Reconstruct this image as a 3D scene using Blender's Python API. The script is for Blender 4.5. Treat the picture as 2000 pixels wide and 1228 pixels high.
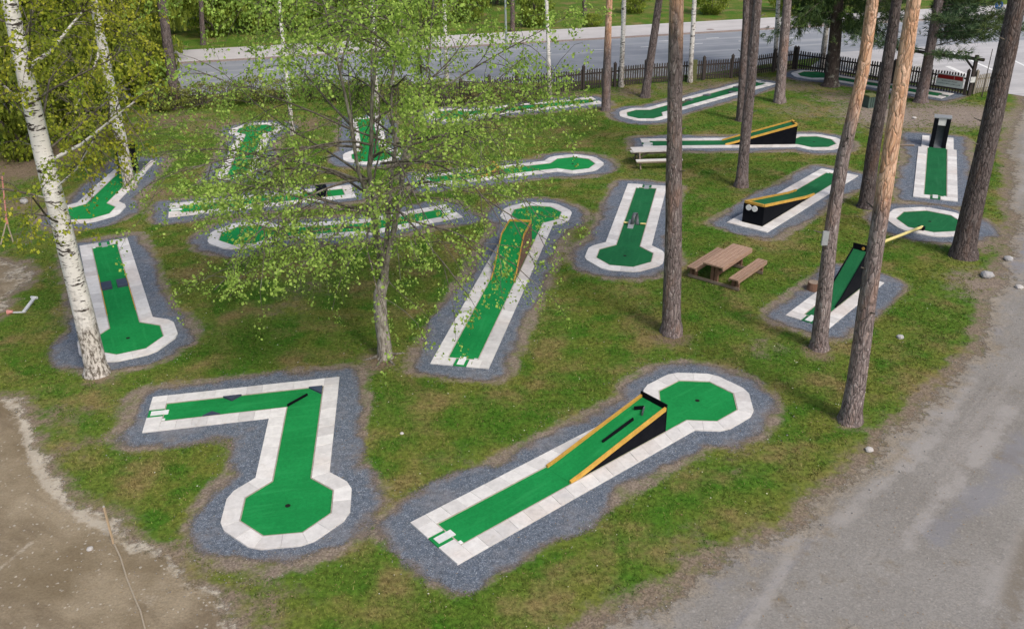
import bpy, math, random
import numpy as np
from mathutils import Vector, Matrix
R = math.radians
for o in list(bpy.data.objects): bpy.data.objects.remove(o)
sc = bpy.context.scene
COL = sc.collection

# ------------------------------------------------------------------ camera
FPX, TH, ROLL, CH = 1767.4457, 0.464834817, -0.015892511, 12.7479807   # solved from the lanes and the trunks
FW = np.array([0, math.cos(TH), -math.sin(TH)]); UP = np.array([0, math.sin(TH), math.cos(TH)]); RT = np.array([1., 0, 0])
cam = bpy.data.cameras.new('camera'); co = bpy.data.objects.new('camera', cam); COL.objects.link(co)
cx = math.cos(ROLL)*RT + math.sin(ROLL)*UP; cy = -math.sin(ROLL)*RT + math.cos(ROLL)*UP; cz = -FW
co.matrix_world = Matrix(((cx[0], cy[0], cz[0], 0), (cx[1], cy[1], cz[1], 0), (cx[2], cy[2], cz[2], CH), (0, 0, 0, 1)))
cam.sensor_width = 36; cam.lens = 36*FPX/2000; cam.clip_end = 2000
sc.camera = co
# ------------------------------------------------------------------ sky, sun, exposure
SUN_EL, SUN_AZ = 50, 146            # azimuth clockwise from +Y
w = bpy.data.worlds.new('World'); sc.world = w; w.use_nodes = True
nt = w.node_tree; bg = nt.nodes['Background']
sk = nt.nodes.new('ShaderNodeTexSky'); sk.sky_type = 'NISHITA'; sk.sun_disc = False
sk.sun_elevation = R(SUN_EL); sk.sun_rotation = R(SUN_AZ); sk.air_density = 1.0; sk.dust_density = 4.0; sk.ozone_density = 0.6
nt.links.new(sk.outputs[0], bg.inputs[0]); bg.inputs[1].default_value = 0.108
sl = bpy.data.lights.new('sun', 'SUN'); sl.energy = 1.5; sl.angle = R(12); sl.color = (1, .95, .88)
so = bpy.data.objects.new('sun', sl); COL.objects.link(so)
sd = Vector((math.sin(R(SUN_AZ))*math.cos(R(SUN_EL)), math.cos(R(SUN_AZ))*math.cos(R(SUN_EL)), math.sin(R(SUN_EL))))
so.rotation_euler = sd.to_track_quat('Z', 'Y').to_euler(); so.location = (0, 0, 40)
vs = sc.view_settings; vs.view_transform = 'Standard'; vs.look = 'None'; vs.gamma = 1; vs.use_curve_mapping = False; vs.exposure = 0.52

# ------------------------------------------------------------------ pixel -> place helpers
def ray(px, py):
    x = (px-1000)/FPX; y = -(py-614)/FPX
    return x*cx + y*cy + FW
def G(p, z=0.0):                    # the point of the level z that shows at a pixel
    r = ray(*p); t = (z-CH)/r[2]
    return np.array([r[0]*t, r[1]*t])
def GY(p, Y):                       # the point of the upright plane y = Y that shows at a pixel
    r = ray(*p); t = Y/r[1]
    return np.array([r[0]*t, Y, CH+r[2]*t])
def unit(v): v = np.asarray(v, float); return v/np.linalg.norm(v)
def hsh(ix, iy, s):
    h = (ix.astype(np.int64)*374761393 + iy.astype(np.int64)*668265263 + s*1442695041) & 0x7fffffff
    h = ((h ^ (h >> 13))*1274126177) & 0x7fffffff
    return ((h ^ (h >> 16)) & 0xffff)/65535.0
def vnoise(x, y, s=0):
    ix = np.floor(x); iy = np.floor(y); fx = x-ix; fy = y-iy; fx = fx*fx*(3-2*fx); fy = fy*fy*(3-2*fy)
    a = hsh(ix, iy, s); b = hsh(ix+1, iy, s); c = hsh(ix, iy+1, s); d = hsh(ix+1, iy+1, s)
    return (a*(1-fx)+b*fx)*(1-fy)+(c*(1-fx)+d*fx)*fy
def fbm(x, y, s=0, o=3):
    v = 0; a = .5; t = 0
    for i in range(o): v = v+a*vnoise(x, y, s+i); t += a; x = x*2.03+5.1; y = y*2.03+1.7; a *= .5
    return v/t

# ------------------------------------------------------------------ materials
class NT:
    def __init__(s, name):
        s.m = bpy.data.materials.new(name); s.m.use_nodes = True; s.t = s.m.node_tree; s.b = s.t.nodes['Principled BSDF']; s.out = s.t.nodes['Material Output']
    def n(s, typ, ins=None, **kw):
        nd = s.t.nodes.new('ShaderNode'+typ)
        for k, v in kw.items(): setattr(nd, k, v)
        for k, v in (ins or {}).items(): s.set(nd.inputs[k], v)
        return nd
    def set(s, sock, v):
        if hasattr(v, 'is_linked'): s.t.links.new(v, sock)
        elif isinstance(v, tuple) and len(v) == 3 and sock.type == 'RGBA': sock.default_value = (*v, 1)
        else: sock.default_value = v
    def geo(s): return s.n('NewGeometry').outputs['Position']
    def obj(s): return s.n('TexCoord').outputs['Object']
    def mapv(s, v, sc3, loc=(0, 0, 0)): return s.n('Mapping', {'Vector': v, 'Scale': sc3, 'Location': loc}).outputs[0]
    def noise(s, v, scale, detail=3, rough=.55, dist=0): return s.n('TexNoise', {'Vector': v, 'Scale': scale, 'Detail': detail, 'Roughness': rough, 'Distortion': dist}).outputs['Fac']
    def voro(s, v, scale, out='Distance', feat='F1'): return s.n('TexVoronoi', {'Vector': v, 'Scale': scale}, feature=feat).outputs[out]
    def math(s, op, a, b=0.0, c=False): 
        nd = s.n('Math', {0: a, 1: b}, operation=op); nd.use_clamp = c; return nd.outputs[0]
    def ramp(s, f, lo, hi, a=0.0, b=1.0): return s.n('MapRange', {'Value': f, 'From Min': lo, 'From Max': hi, 'To Min': a, 'To Max': b}, interpolation_type='SMOOTHSTEP').outputs[0]
    def mix(s, f, a, b, mode='MIX'):
        nd = s.n('Mix', data_type='RGBA', blend_type=mode); s.set(nd.inputs[0], f); s.set(nd.inputs[6], a); s.set(nd.inputs[7], b); return nd.outputs[2]
    def hsv(s, c, v=1.0, h=.5, sat=1.0): return s.n('HueSaturation', {'Color': c, 'Value': v, 'Hue': h, 'Saturation': sat}).outputs[0]
    def bump(s, h, st=.5, d=.02): return s.n('Bump', {'Height': h, 'Strength': st, 'Distance': d}).outputs[0]
    def rnd(s): return s.n('ObjectInfo').outputs['Random']
    def thin(s, e, p, a=.52, b=.86, sc=17.0, amp=.85):     # the sheet thins out into grains toward its rim
        nz = s.math('ADD', s.math('MULTIPLY', s.math('SUBTRACT', s.noise(p, sc, 6, .75), .5), amp), s.math('MULTIPLY', s.math('SUBTRACT', s.noise(p, .9, 3), .5), .5))
        k = s.ramp(s.math('ADD', e, nz), a, b)
        tr = s.n('BsdfTransparent'); mx = s.n('MixShader', {0: k}); s.t.links.new(s.b.outputs[0], mx.inputs[1]); s.t.links.new(tr.outputs[0], mx.inputs[2]); s.t.links.new(mx.outputs[0], s.out.inputs[0])
    def done(s, col, rough=.9, nrm=None, spec=.3, **kw):
        s.set(s.b.inputs['Base Color'], col); s.set(s.b.inputs['Roughness'], rough); s.set(s.b.inputs['Specular IOR Level'], spec)
        if nrm is not None: s.set(s.b.inputs['Normal'], nrm)
        for k, v in kw.items(): s.set(s.b.inputs[k], v)
        return s.m
M = {}
def grass_colour(t, p):
    big = t.noise(p, .22, 4); mid = t.noise(p, 1.1, 4); fine = t.noise(p, 9, 3, .7)
    c = t.mix(t.ramp(big, .36, .62), (.080, .148, .018), (.135, .158, .030))
    c = t.mix(t.ramp(mid, .40, .68), c, (.055, .138, .013))
    c = t.mix(t.ramp(t.noise(p, .6, 5, .6), .46, .70), c, (.205, .165, .066))
    return t.hsv(c, t.ramp(fine, .25, .75, .58, 1.42))
def m_lawn():
    t = NT('lawn'); p = t.geo()
    c = grass_colour(t, p)
    bare = t.n('Attribute', attribute_name='bare').outputs['Fac']
    grey = t.n('Attribute', attribute_name='grey').outputs['Fac']
    nz = t.noise(p, 2.2, 6, .7)
    soil = t.mix(t.noise(p, 5, 5, .7), (.115, .078, .050), (.235, .185, .125))
    soil = t.mix(grey, soil, t.mix(t.noise(p, 9, 4, .7), (.20, .165, .145), (.34, .295, .26)))
    spk = t.voro(p, 26, 'Color'); soil = t.hsv(soil, t.ramp(spk, .1, .9, .7, 1.35))
    k = t.ramp(t.math('ADD', bare, t.math('MULTIPLY', t.math('SUBTRACT', nz, .5), 1.1)), .32, .68)
    c = t.mix(k, c, soil)
    h = t.math('ADD', t.noise(p, 30, 3, .7), t.math('MULTIPLY', t.noise(p, 2, 3), .8))
    return t.done(c, .95, t.bump(h, .7, .03), .1)
def m_gravel(name, c1, c2, c3, warm, scale=70, edge=None):
    t = NT(name); p = t.geo()
    cell = t.voro(p, scale, 'Color'); d = t.voro(p, scale)
    c = t.mix(t.n('SeparateColor', {0: cell}).outputs[0], c1, c2)
    c = t.mix(t.ramp(t.n('SeparateColor', {0: cell}).outputs[1], .80, .97), c, c3)
    c = t.mix(t.ramp(t.noise(p, .75, 5, .62), .47, .72, 0, .75), c, warm)
    c = t.hsv(c, t.ramp(t.noise(p, 7, 4, .7), .25, .75, .72, 1.28))
    if edge:
        e = t.n('Attribute', attribute_name='edge').outputs['Fac']
        k = t.ramp(t.math('ADD', e, t.math('MULTIPLY', t.math('SUBTRACT', t.noise(p, 3.2, 5, .7), .5), 1.0)), .34, .95)
        c = t.mix(k, c, t.mix(t.n('SeparateColor', {0: cell}).outputs[2], edge[0], edge[1]))
    m = t.done(c, .95, t.bump(t.math('SUBTRACT', 1.0, d), .8, .02), .15)
    if edge: t.thin(e, p)
    return m
def m_tile():
    t = NT('concrete_slab'); o = t.obj(); r = t.rnd(); p = t.geo()
    c = t.mix(r, (.53, .515, .505), (.70, .685, .665))
    c = t.mix(t.ramp(t.noise(p, .5, 3), .5, .7, 0, .6), c, (.60, .53, .48))
    c = t.hsv(c, t.ramp(t.noise(p, 6, 5, .7), .2, .8, .86, 1.1))
    c = t.mix(t.ramp(t.noise(p, 2.2, 7, .8), .54, .76, 0, .5), c, (.36, .32, .26))
    c = t.mix(t.ramp(t.noise(p, 60, 2), .66, .72, 0, .5), c, (.3, .28, .25))
    return t.done(c, .9, t.bump(t.noise(p, 90, 3), .25, .004), .2)
def m_felt(name, a, b):
    t = NT(name); p = t.geo(); o = t.obj()
    c = t.mix(t.ramp(t.noise(p, .9, 4, .6), .3, .7), a, b)
    c = t.hsv(c, t.ramp(t.noise(p, 14, 5, .8), .2, .8, .82, 1.18))
    run_ = t.noise(t.mapv(o, (.35, 3.5, 1)), 1.6, 4, .6); c = t.mix(t.ramp(run_, .5, .72, 0, .30), c, tuple(x*1.35+.02 for x in b))
    c = t.mix(t.ramp(t.noise(p, 2.3, 6, .75), .56, .78, 0, .4), c, tuple(x*.62 for x in a))
    c = t.mix(t.ramp(t.noise(p, 45, 3, .8), .68, .74, 0, .5), c, (.13, .11, .05))
    return t.done(c, .95, t.bump(t.math('ADD', t.noise(p, 160, 2), t.noise(p, 5, 3)), .25, .006), .1)
def m_plain(name, a, b=None, scale=12, rough=.7, spec=.3, stretch=(1, 1, 1), wear=None, **kw):
    t = NT(name); o = t.obj(); v = t.mapv(o, stretch)
    c = t.mix(t.ramp(t.noise(v, scale, 5, .65), .3, .7), a, b or tuple(x*.75 for x in a))
    if wear: c = t.mix(t.ramp(t.noise(o, 4, 6, .75), .58, .75, 0, .6), c, wear)
    c = t.hsv(c, t.ramp(t.rnd(), 0, 1, .88, 1.1))
    return t.done(c, rough, t.bump(t.noise(v, scale*4, 3), .2, .004), spec, **kw)
def m_pine():
    t = NT('pine_bark'); o = t.obj(); v = t.mapv(o, (1, 1, .28)); r = t.rnd(); p = t.n('VectorMath', {0: v, 1: t.n('CombineXYZ', {0: t.math('MULTIPLY', r, 37.0), 2: t.math('MULTIPLY', r, 11.0)}).outputs[0]}, operation='ADD').outputs[0]
    wv = t.n('VectorMath', {0: t.n('TexNoise', {'Vector': p, 'Scale': 6, 'Detail': 3}).outputs['Color'], 3: .16}, operation='SCALE').outputs[0]
    p = t.n('VectorMath', {0: p, 1: wv}, operation='ADD').outputs[0]
    pl = t.voro(p, 11, 'Distance', 'DISTANCE_TO_EDGE'); cell = t.n('SeparateColor', {0: t.voro(p, 11, 'Color')}).outputs[0]; f2 = t.noise(p, 20, 5, .8)
    low = t.mix(cell, (.19, .15, .145), (.31, .255, .245)); low = t.mix(t.ramp(f2, .56, .64, 0, .8), low, (.54, .50, .49)); low = t.mix(t.ramp(f2, .47, .38), low, (.07, .056, .056))
    low = t.mix(t.ramp(t.noise(p, 2.2, 4, .7), .50, .70, 0, .7), low, (.32, .205, .165))
    low = t.mix(t.n('Attribute', attribute_name='dark', attribute_type='OBJECT').outputs['Fac'], low, t.hsv(low, .36))
    hi = t.mix(cell, (.55, .31, .19), (.72, .48, .35)); hi = t.mix(t.ramp(f2, .54, .66, 0, .7), hi, (.82, .64, .53)); hi = t.mix(t.ramp(t.noise(p, 9, 5, .75), .54, .64, 0, .85), hi, (.38, .20, .13))
    z = t.n('SeparateXYZ', {0: o}).outputs[2]
    oz = t.n('Attribute', attribute_name='orange_z', attribute_type='OBJECT').outputs['Fac']
    k = t.ramp(t.math('ADD', t.math('SUBTRACT', z, oz), t.math('MULTIPLY', t.math('SUBTRACT', t.noise(p, 1.6, 4, .6), .5), 5.0)), -.9, .9)
    c = t.mix(k, low, hi)
    c = t.hsv(c, t.ramp(pl, 0, .10, .62, 1.05))
    return t.done(c, .95, t.bump(t.math('ADD', t.ramp(pl, 0, .2), f2), .8, .025), .1)
def m_birch():
    t = NT('birch_bark'); o = t.obj(); r = t.rnd(); off = t.n('CombineXYZ', {0: t.math('MULTIPLY', r, 23.0), 2: t.math('MULTIPLY', r, 31.0)}).outputs[0]
    p = t.n('VectorMath', {0: o, 1: off}, operation='ADD').outputs[0]
    c = t.mix(t.noise(p, 5, 4), (.84, .815, .79), (.68, .65, .62))
    v = t.mapv(p, (1.5, 1.5, 5.5)); c = t.mix(t.ramp(t.noise(v, 1.6, 5, .65), .565, .61), c, (.055, .045, .04))
    v2 = t.mapv(p, (3.5, 3.5, 17)); c = t.mix(t.ramp(t.noise(v2, 1.6, 4, .65), .585, .64, 0, .9), c, (.12, .10, .09))
    z = t.n('SeparateXYZ', {0: o}).outputs[2]
    k = t.ramp(t.math('ADD', z, t.math('MULTIPLY', t.math('SUBTRACT', t.noise(p, 2.0, 4), .5), 6.0)), 2.9, .8)
    c = t.mix(k, c, t.mix(t.ramp(t.noise(t.mapv(p, (1, 1, .4)), 16, 4, .7), .40, .60), (.13, .11, .09), (.62, .58, .54)))
    c = t.mix(t.ramp(t.noise(p, 1.1, 4), .62, .78, 0, .7), c, (.17, .155, .10))
    return t.done(c, .85, t.bump(t.noise(v, 3, 4), .5, .02), .15)
def m_bark(name, a, b):
    t = NT(name); o = t.obj(); v = t.mapv(o, (1, 1, .3))
    c = t.mix(t.ramp(t.noise(v, 16, 5, .7), .35, .65), a, b); c = t.mix(t.ramp(t.noise(o, 3, 4), .55, .7, 0, .6), c, (.33, .33, .28))
    return t.done(c, .95, t.bump(t.noise(v, 18, 4), .8, .02), .1)
def m_leaf(name, a, b, c3, trans=.35, scale=.5):
    t = NT(name); p = t.geo(); g = t.n('NewGeometry').outputs['Random Per Island']
    c = t.mix(g, a, b); c = t.mix(t.ramp(t.noise(p, scale, 4), .42, .68), c, c3)
    c = t.hsv(c, t.ramp(g, 0, 1, .7, 1.3))
    m = t.done(c, .6, None, .25)
    tr = t.n('BsdfTranslucent', {'Color': c}); mx = t.n('MixShader', {0: trans}); t.t.links.new(t.b.outputs[0], mx.inputs[1]); t.t.links.new(tr.outputs[0], mx.inputs[2]); t.t.links.new(mx.outputs[0], t.out.inputs[0])
    return m
def m_blade():
    t = NT('grass_blades'); p = t.geo(); g = t.n('NewGeometry').outputs['Random Per Island']
    c = t.hsv(grass_colour(t, p), t.ramp(g, 0, 1, .60, 1.5)); c = t.mix(t.ramp(g, .86, .94, 0, .7), c, (.30, .25, .10))
    return t.done(c, .8, None, .15)
def m_asphalt(name, a, b, streak):
    t = NT(name); p = t.geo(); v = t.mapv(t.n('VectorRotate', {'Vector': p, 'Angle': R(-13)}, rotation_type='Z_AXIS').outputs[0], (.03, .9, 1))
    c = t.mix(t.ramp(t.noise(p, .5, 4), .3, .7), a, b); c = t.mix(t.ramp(t.noise(v, 1.0, 4), .45, .65, 0, .7), c, streak)
    c = t.hsv(c, t.ramp(t.noise(p, 25, 3, .8), .2, .8, .9, 1.1))
    return t.done(c, .9, t.bump(t.noise(p, 60, 2), .2, .01), .2)
def m_road():
    t = NT('gravel_road'); p = t.geo()
    v = t.mapv(t.n('VectorRotate', {'Vector': p, 'Angle': R(-48)}, rotation_type='Z_AXIS').outputs[0], (.055, .75, 1))
    c = t.mix(t.ramp(t.noise(p, .35, 5, .6), .3, .7), (.205, .192, .174), (.255, .242, .224))
    c = t.mix(t.ramp(t.noise(v, 1.1, 7, .7, .6), .50, .70, 0, .5), c, (.31, .29, .27))
    c = t.mix(t.ramp(t.noise(v, .7, 6, .65, .3), .54, .70, 0, .85), c, (.20, .205, .245))
    c = t.mix(t.ramp(t.noise(p, .55, 6, .7), .55, .70, 0, .75), c, (.175, .145, .105))
    sp = t.n('SeparateColor', {0: t.voro(p, 30, 'Color')}).outputs[0]
    c = t.hsv(c, t.ramp(sp, 0, 1, .91, 1.11)); c = t.mix(t.ramp(t.n('SeparateColor', {0: t.voro(p, 26, 'Color')}).outputs[1], .96, .99, 0, .35), c, (.40, .38, .35))
    nz = t.math('ADD', t.math('MULTIPLY', t.math('SUBTRACT', t.noise(p, 3.0, 6, .8), .5), 2.2), t.math('MULTIPLY', t.math('SUBTRACT', t.noise(p, .7, 3), .5), 1.6))
    for nm, col, st in (('blue', (.215, .218, .245), .55), ('brown', (.165, .135, .095), .6), ('pale', (.37, .35, .33), .6)):
        c = t.mix(t.math('MULTIPLY', t.ramp(t.math('ADD', t.n('Attribute', attribute_name=nm).outputs['Fac'], nz), .35, 1.0), st), c, t.hsv(col if False else t.mix(sp, col, tuple(x*.85 for x in col)), 1.0))
    e = t.n('Attribute', attribute_name='edge').outputs['Fac']
    k = t.ramp(t.math('ADD', e, t.math('MULTIPLY', t.math('SUBTRACT', t.noise(p, 2.2, 6, .7), .5), 1.2)), .35, .8)
    c = t.mix(t.math('MULTIPLY', k, .75), c, t.mix(sp, (.20, .17, .13), (.34, .29, .22)))
    m = t.done(c, .95, t.bump(t.math('ADD', t.noise(p, 18, 5, .7), t.noise(v, 2, 3)), .6, .03), .12); t.thin(e, p, .62, .9, 4, 1.1); return m
def m_dirt():
    t = NT('bare_earth'); p = t.geo(); v = t.mapv(t.n('VectorRotate', {'Vector': p, 'Angle': R(35)}, rotation_type='Z_AXIS').outputs[0], (.3, 1, 1))
    c = t.mix(t.ramp(t.noise(p, .4, 6, .65), .32, .66), (.185, .145, .092), (.315, .260, .182))
    c = t.mix(t.ramp(t.noise(v, 1.2, 5, .6), .5, .68, 0, .7), c, (.165, .128, .085))
    c = t.mix(t.ramp(t.n('SeparateColor', {0: t.voro(p, 24, 'Color')}).outputs[1], .975, .99, 0, .5), c, (.55, .52, .46))
    c = t.hsv(c, t.ramp(t.noise(p, 20, 4, .8), .2, .8, .8, 1.2))
    e = t.n('Attribute', attribute_name='edge').outputs['Fac']
    k = t.ramp(t.math('ADD', e, t.math('MULTIPLY', t.math('SUBTRACT', t.noise(p, 2.2, 6, .75), .5), 1.6)), .52, .9)
    c = t.mix(t.math('MULTIPLY', k, .85), c, (.50, .455, .375))
    nz = t.math('MULTIPLY', t.math('SUBTRACT', t.noise(p, 3.5, 6, .8), .5), 2.0)
    c = t.mix(t.math('MULTIPLY', t.ramp(t.math('ADD', t.n('Attribute', attribute_name='crust').outputs['Fac'], nz), .40, .95), .62), c, (.54, .49, .41))
    m = t.done(c, .95, t.bump(t.math('ADD', t.noise(p, 14, 5, .7), t.noise(v, 2, 3)), .8, .04), .1); t.thin(e, p, .6, .9, 4, 1.2); return m
M['lawn'] = m_lawn(); M['tile'] = m_tile(); M['pine'] = m_pine(); M['birch'] = m_birch(); M['blade'] = m_blade(); M['road'] = m_road(); M['dirt'] = m_dirt()
M['gravel'] = m_gravel('blue_grey_gravel', (.070, .088, .120), (.172, .204, .252), (.36, .39, .43), (.225, .225, .24), edge=((.15, .115, .09), (.33, .27, .225)))
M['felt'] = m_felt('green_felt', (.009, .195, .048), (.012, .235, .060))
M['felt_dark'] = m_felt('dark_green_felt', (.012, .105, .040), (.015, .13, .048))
M['asphalt'] = m_asphalt('asphalt', (.215, .232, .258), (.26, .275, .30), (.35, .36, .375))
M['walk'] = m_asphalt('pavement_asphalt', (.44, .42, .41), (.50, .48, .47), (.56, .54, .53))
M['court'] = m_asphalt('pale_asphalt', (.38, .375, .38), (.46, .45, .45), (.52, .51, .51))  # paler grey than the asphalt of the main road
M['paint'] = m_plain('road_paint', (.80, .80, .78), (.68, .68, .66), 20)
M['kerb'] = m_plain('kerb_granite', (.22, .17, .15), (.33, .28, .26), 20)
M['edging'] = m_plain('weathered_edging', (.42, .39, .32), (.32, .29, .23), 9)
M['white'] = m_plain('white_plate', (.74, .75, .74), (.62, .63, .62), 9, .5)
M['steel'] = m_plain('steel_plate', (.42, .44, .46), (.34, .36, .38), 20, .45, Metallic=.3)
M['yellow'] = m_plain('yellow_rail', (.60, .36, .07), (.46, .26, .05), 6, .7, .2, wear=(.34, .22, .11))
M['black'] = m_plain('black_panel', (.004, .005, .008), (.007, .008, .011), 6, .75, .06, wear=(.011, .011, .014))
M['slate'] = m_plain('slate_rubber', (.035, .05, .085), (.05, .065, .10), 8, .7)
M['dgrey'] = m_plain('dark_grey_metal', (.07, .08, .09), (.11, .12, .13), 8, .4)
M['pipe'] = m_plain('yellow_pipe', (.72, .62, .25), (.62, .52, .2), 8, .4)
M['cup'] = m_plain('cup_shadow', (.006, .01, .006), (.004, .006, .004), 8, .9)
M['wood'] = m_plain('brown_timber', (.27, .165, .115), (.40, .275, .20), 5, .75, stretch=(1, 9, 9), wear=(.42, .32, .25))
M['timber'] = m_plain('dark_brown_timber', (.14, .075, .05), (.20, .115, .08), 5, .8, stretch=(4, 4, 2))
M['greywood'] = m_plain('bleached_timber', (.60, .56, .52), (.72, .69, .65), 5, .8, stretch=(1, 9, 9))
M['greyleg'] = m_plain('grey_timber', (.20, .155, .12), (.28, .22, .17), 6, .8)
M['fence'] = m_plain('dark_fence_timber', (.045, .036, .034), (.075, .062, .055), 4, .85, stretch=(6, 6, 1), wear=(.12, .115, .085))
M['gatewood'] = m_plain('pale_gate_timber', (.22, .19, .15), (.30, .27, .22), 4, .85, stretch=(6, 6, 1))
M['bin'] = m_plain('green_bin', (.05, .085, .075), (.07, .11, .095), 6, .6)
M['moss'] = m_plain('mossy_lid', (.10, .12, .04), (.15, .15, .07), 9, .9)
M['red'] = m_plain('red_print', (.27, .012, .010), (.21, .01, .01), 20, .5)
M['ink'] = m_plain('grey_green_print', (.10, .15, .14), (.14, .18, .19), 60, .5)
M['board'] = m_plain('sign_board', (.48, .53, .52), (.40, .46, .45), 6, .5)
M['pole'] = m_plain('galvanised_pole', (.30, .36, .36), (.38, .43, .42), 5, .5)
M['blue'] = m_plain('blue_sign', (.010, .09, .36), (.012, .10, .40), 5, .4)
M['pink'] = m_plain('pink_tape', (.62, .22, .20), (.70, .35, .30), 20, .6)
M['stake'] = m_plain('raw_stake', (.34, .25, .16), (.42, .32, .21), 8, .8, stretch=(4, 4, 1))
M['rope'] = m_plain('pale_cord', (.36, .30, .22), (.44, .38, .30), 30, .8)
M['stone'] = m_plain('grey_stone', (.30, .30, .31), (.44, .43, .42), 8, .9)
M['pale'] = m_plain('pale_stone', (.50, .48, .46), (.42, .40, .38), 8, .9)
M['stem'] = m_bark('stem_bark', (.09, .08, .065), (.26, .24, .20))
M['twig'] = m_bark('twig_bark', (.075, .063, .052), (.17, .15, .125))
M['greybark'] = m_bark('grey_bark', (.17, .15, .12), (.45, .41, .36))
M['spruce_bark'] = m_bark('spruce_bark', (.045, .035, .032), (.10, .08, .072))
M['leaf_lime'] = m_leaf('fresh_leaves', (.28, .45, .075), (.44, .57, .13), (.35, .52, .10), .5, .8)
M['leaf_birch'] = m_leaf('birch_leaves', (.33, .37, .035), (.48, .47, .05), (.23, .31, .03), .5, .5)
M['leaf_wood'] = m_leaf('woodland_leaves', (.14, .19, .022), (.25, .29, .034), (.085, .13, .015), .3, .25)
M['leaf_far'] = m_leaf('far_leaves', (.20, .27, .035), (.31, .37, .055), (.15, .22, .025), .35, .2)
M['leaf_bush'] = m_leaf('bush_leaves', (.20, .27, .045), (.30, .34, .07), (.22, .19, .08), .35, .6)
M['needle'] = m_leaf('pine_needles', (.04, .085, .045), (.075, .125, .05), (.09, .125, .03), .15, .5)
M['needle2'] = m_leaf('spruce_needles', (.03, .07, .018), (.075, .12, .025), (.045, .085, .04), .15, .5)

# ------------------------------------------------------------------ mesh helpers
def link(o, parent=None):
    COL.objects.link(o)
    if parent is not None: o.parent = parent
    return o
def mesh(name, v, f, mat, parent=None, smooth=False):
    me = bpy.data.meshes.new(name); me.from_pydata([tuple(map(float, p)) for p in v], [], [tuple(q) for q in f])
    me.materials.append(M[mat] if isinstance(mat, str) else mat)
    if smooth: me.polygons.foreach_set('use_smooth', [True]*len(me.polygons))
    return link(bpy.data.objects.new(name, me), parent)
def mesh_np(name, v, f, mat, parent=None, smooth=False):       # f: (n,3) or (n,4) array
    me = bpy.data.meshes.new(name); v = np.asarray(v, np.float32); f = np.asarray(f, np.int32); k = f.shape[1]
    me.vertices.add(len(v)); me.vertices.foreach_set('co', v.ravel())
    me.loops.add(f.size); me.loops.foreach_set('vertex_index', f.ravel())
    me.polygons.add(len(f)); me.polygons.foreach_set('loop_start', np.arange(0, f.size, k, dtype=np.int32))
    if smooth: me.polygons.foreach_set('use_smooth', np.ones(len(f), bool))
    me.update(calc_edges=True); me.materials.append(M[mat])
    return link(bpy.data.objects.new(name, me), parent)
def tag(o, label=None, cat=None, group=None, kind=None):
    if label: o['label'] = label
    if cat: o['category'] = cat
    if group: o['group'] = group
    if kind: o['kind'] = kind
    return o
def thing(name, label, cat, loc=(0, 0, 0), rz=0, group=None):
    o = bpy.data.objects.new(name, None); o.location = loc; o.rotation_euler = (0, 0, rz); o.empty_display_size = .2; link(o)
    return tag(o, label, cat, group)
class MB:
    def __init__(s): s.v = []; s.f = []
    def add(s, v, f): b = len(s.v); s.v += [tuple(p) for p in v]; s.f += [tuple(b+i for i in q) for q in f]; return s
    def box(s, lo, hi):
        (a, b, c), (d, e, g) = lo, hi
        return s.add([(a, b, c), (d, b, c), (d, e, c), (a, e, c), (a, b, g), (d, b, g), (d, e, g), (a, e, g)], [(3, 2, 1, 0), (4, 5, 6, 7), (0, 1, 5, 4), (1, 2, 6, 5), (2, 3, 7, 6), (3, 0, 4, 7)])
    def beam(s, p, q, w, h, up=(0, 0, 1)):
        p = np.array(p, float); q = np.array(q, float); d = unit(q-p); u = np.array(up, float)
        if abs(d@u) > .98: u = np.array([1., 0, 0])
        a = unit(np.cross(d, u)); b = np.cross(a, d); v = []
        for e in (p, q):
            for i, j in ((-1, -1), (1, -1), (1, 1), (-1, 1)): v.append(e+a*w/2*i+b*h/2*j)
        return s.add(v, [(0, 1, 2, 3), (7, 6, 5, 4), (0, 4, 5, 1), (1, 5, 6, 2), (2, 6, 7, 3), (3, 7, 4, 0)])
    def cyl(s, p, q, r, r2=None, n=12):
        p = np.array(p, float); q = np.array(q, float); d = unit(q-p); u = np.array([0, 0, 1.]) if abs(d[2]) < .9 else np.array([1., 0, 0])
        a = unit(np.cross(d, u)); b = np.cross(d, a); r2 = r if r2 is None else r2; v = []
        for e, rr in ((p, r), (q, r2)):
            for i in range(n): t = 2*math.pi*i/n; v.append(e+(a*math.cos(t)+b*math.sin(t))*rr)
        return s.add(v, [(i, (i+1) % n, n+(i+1) % n, n+i) for i in range(n)]+[tuple(range(n-1, -1, -1)), tuple(range(n, 2*n))])
    def prism(s, poly, z0, z1, inset=0.0):
        n = len(poly); c = np.mean(np.array(poly, float), 0); v = [(x, y, z0) for x, y in poly]+[(x, y, z1-inset) for x, y in poly]
        f = [tuple(range(n-1, -1, -1))]+[(i, (i+1) % n, n+(i+1) % n, n+i) for i in range(n)]
        if inset:
            for x, y in poly: d = np.array([x, y])-c; k = 1-inset/max(np.linalg.norm(d), 1e-6); v.append((c[0]+d[0]*k, c[1]+d[1]*k, z1))
            f += [(n+i, n+(i+1) % n, 2*n+(i+1) % n, 2*n+i) for i in range(n)]+[tuple(range(2*n, 3*n))]
        else: f.append(tuple(range(n, 2*n)))
        return s.add(v, f)
    def obj(s, name, mat, parent=None, smooth=False): return mesh(name, s.v, s.f, mat, parent, smooth)
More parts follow.
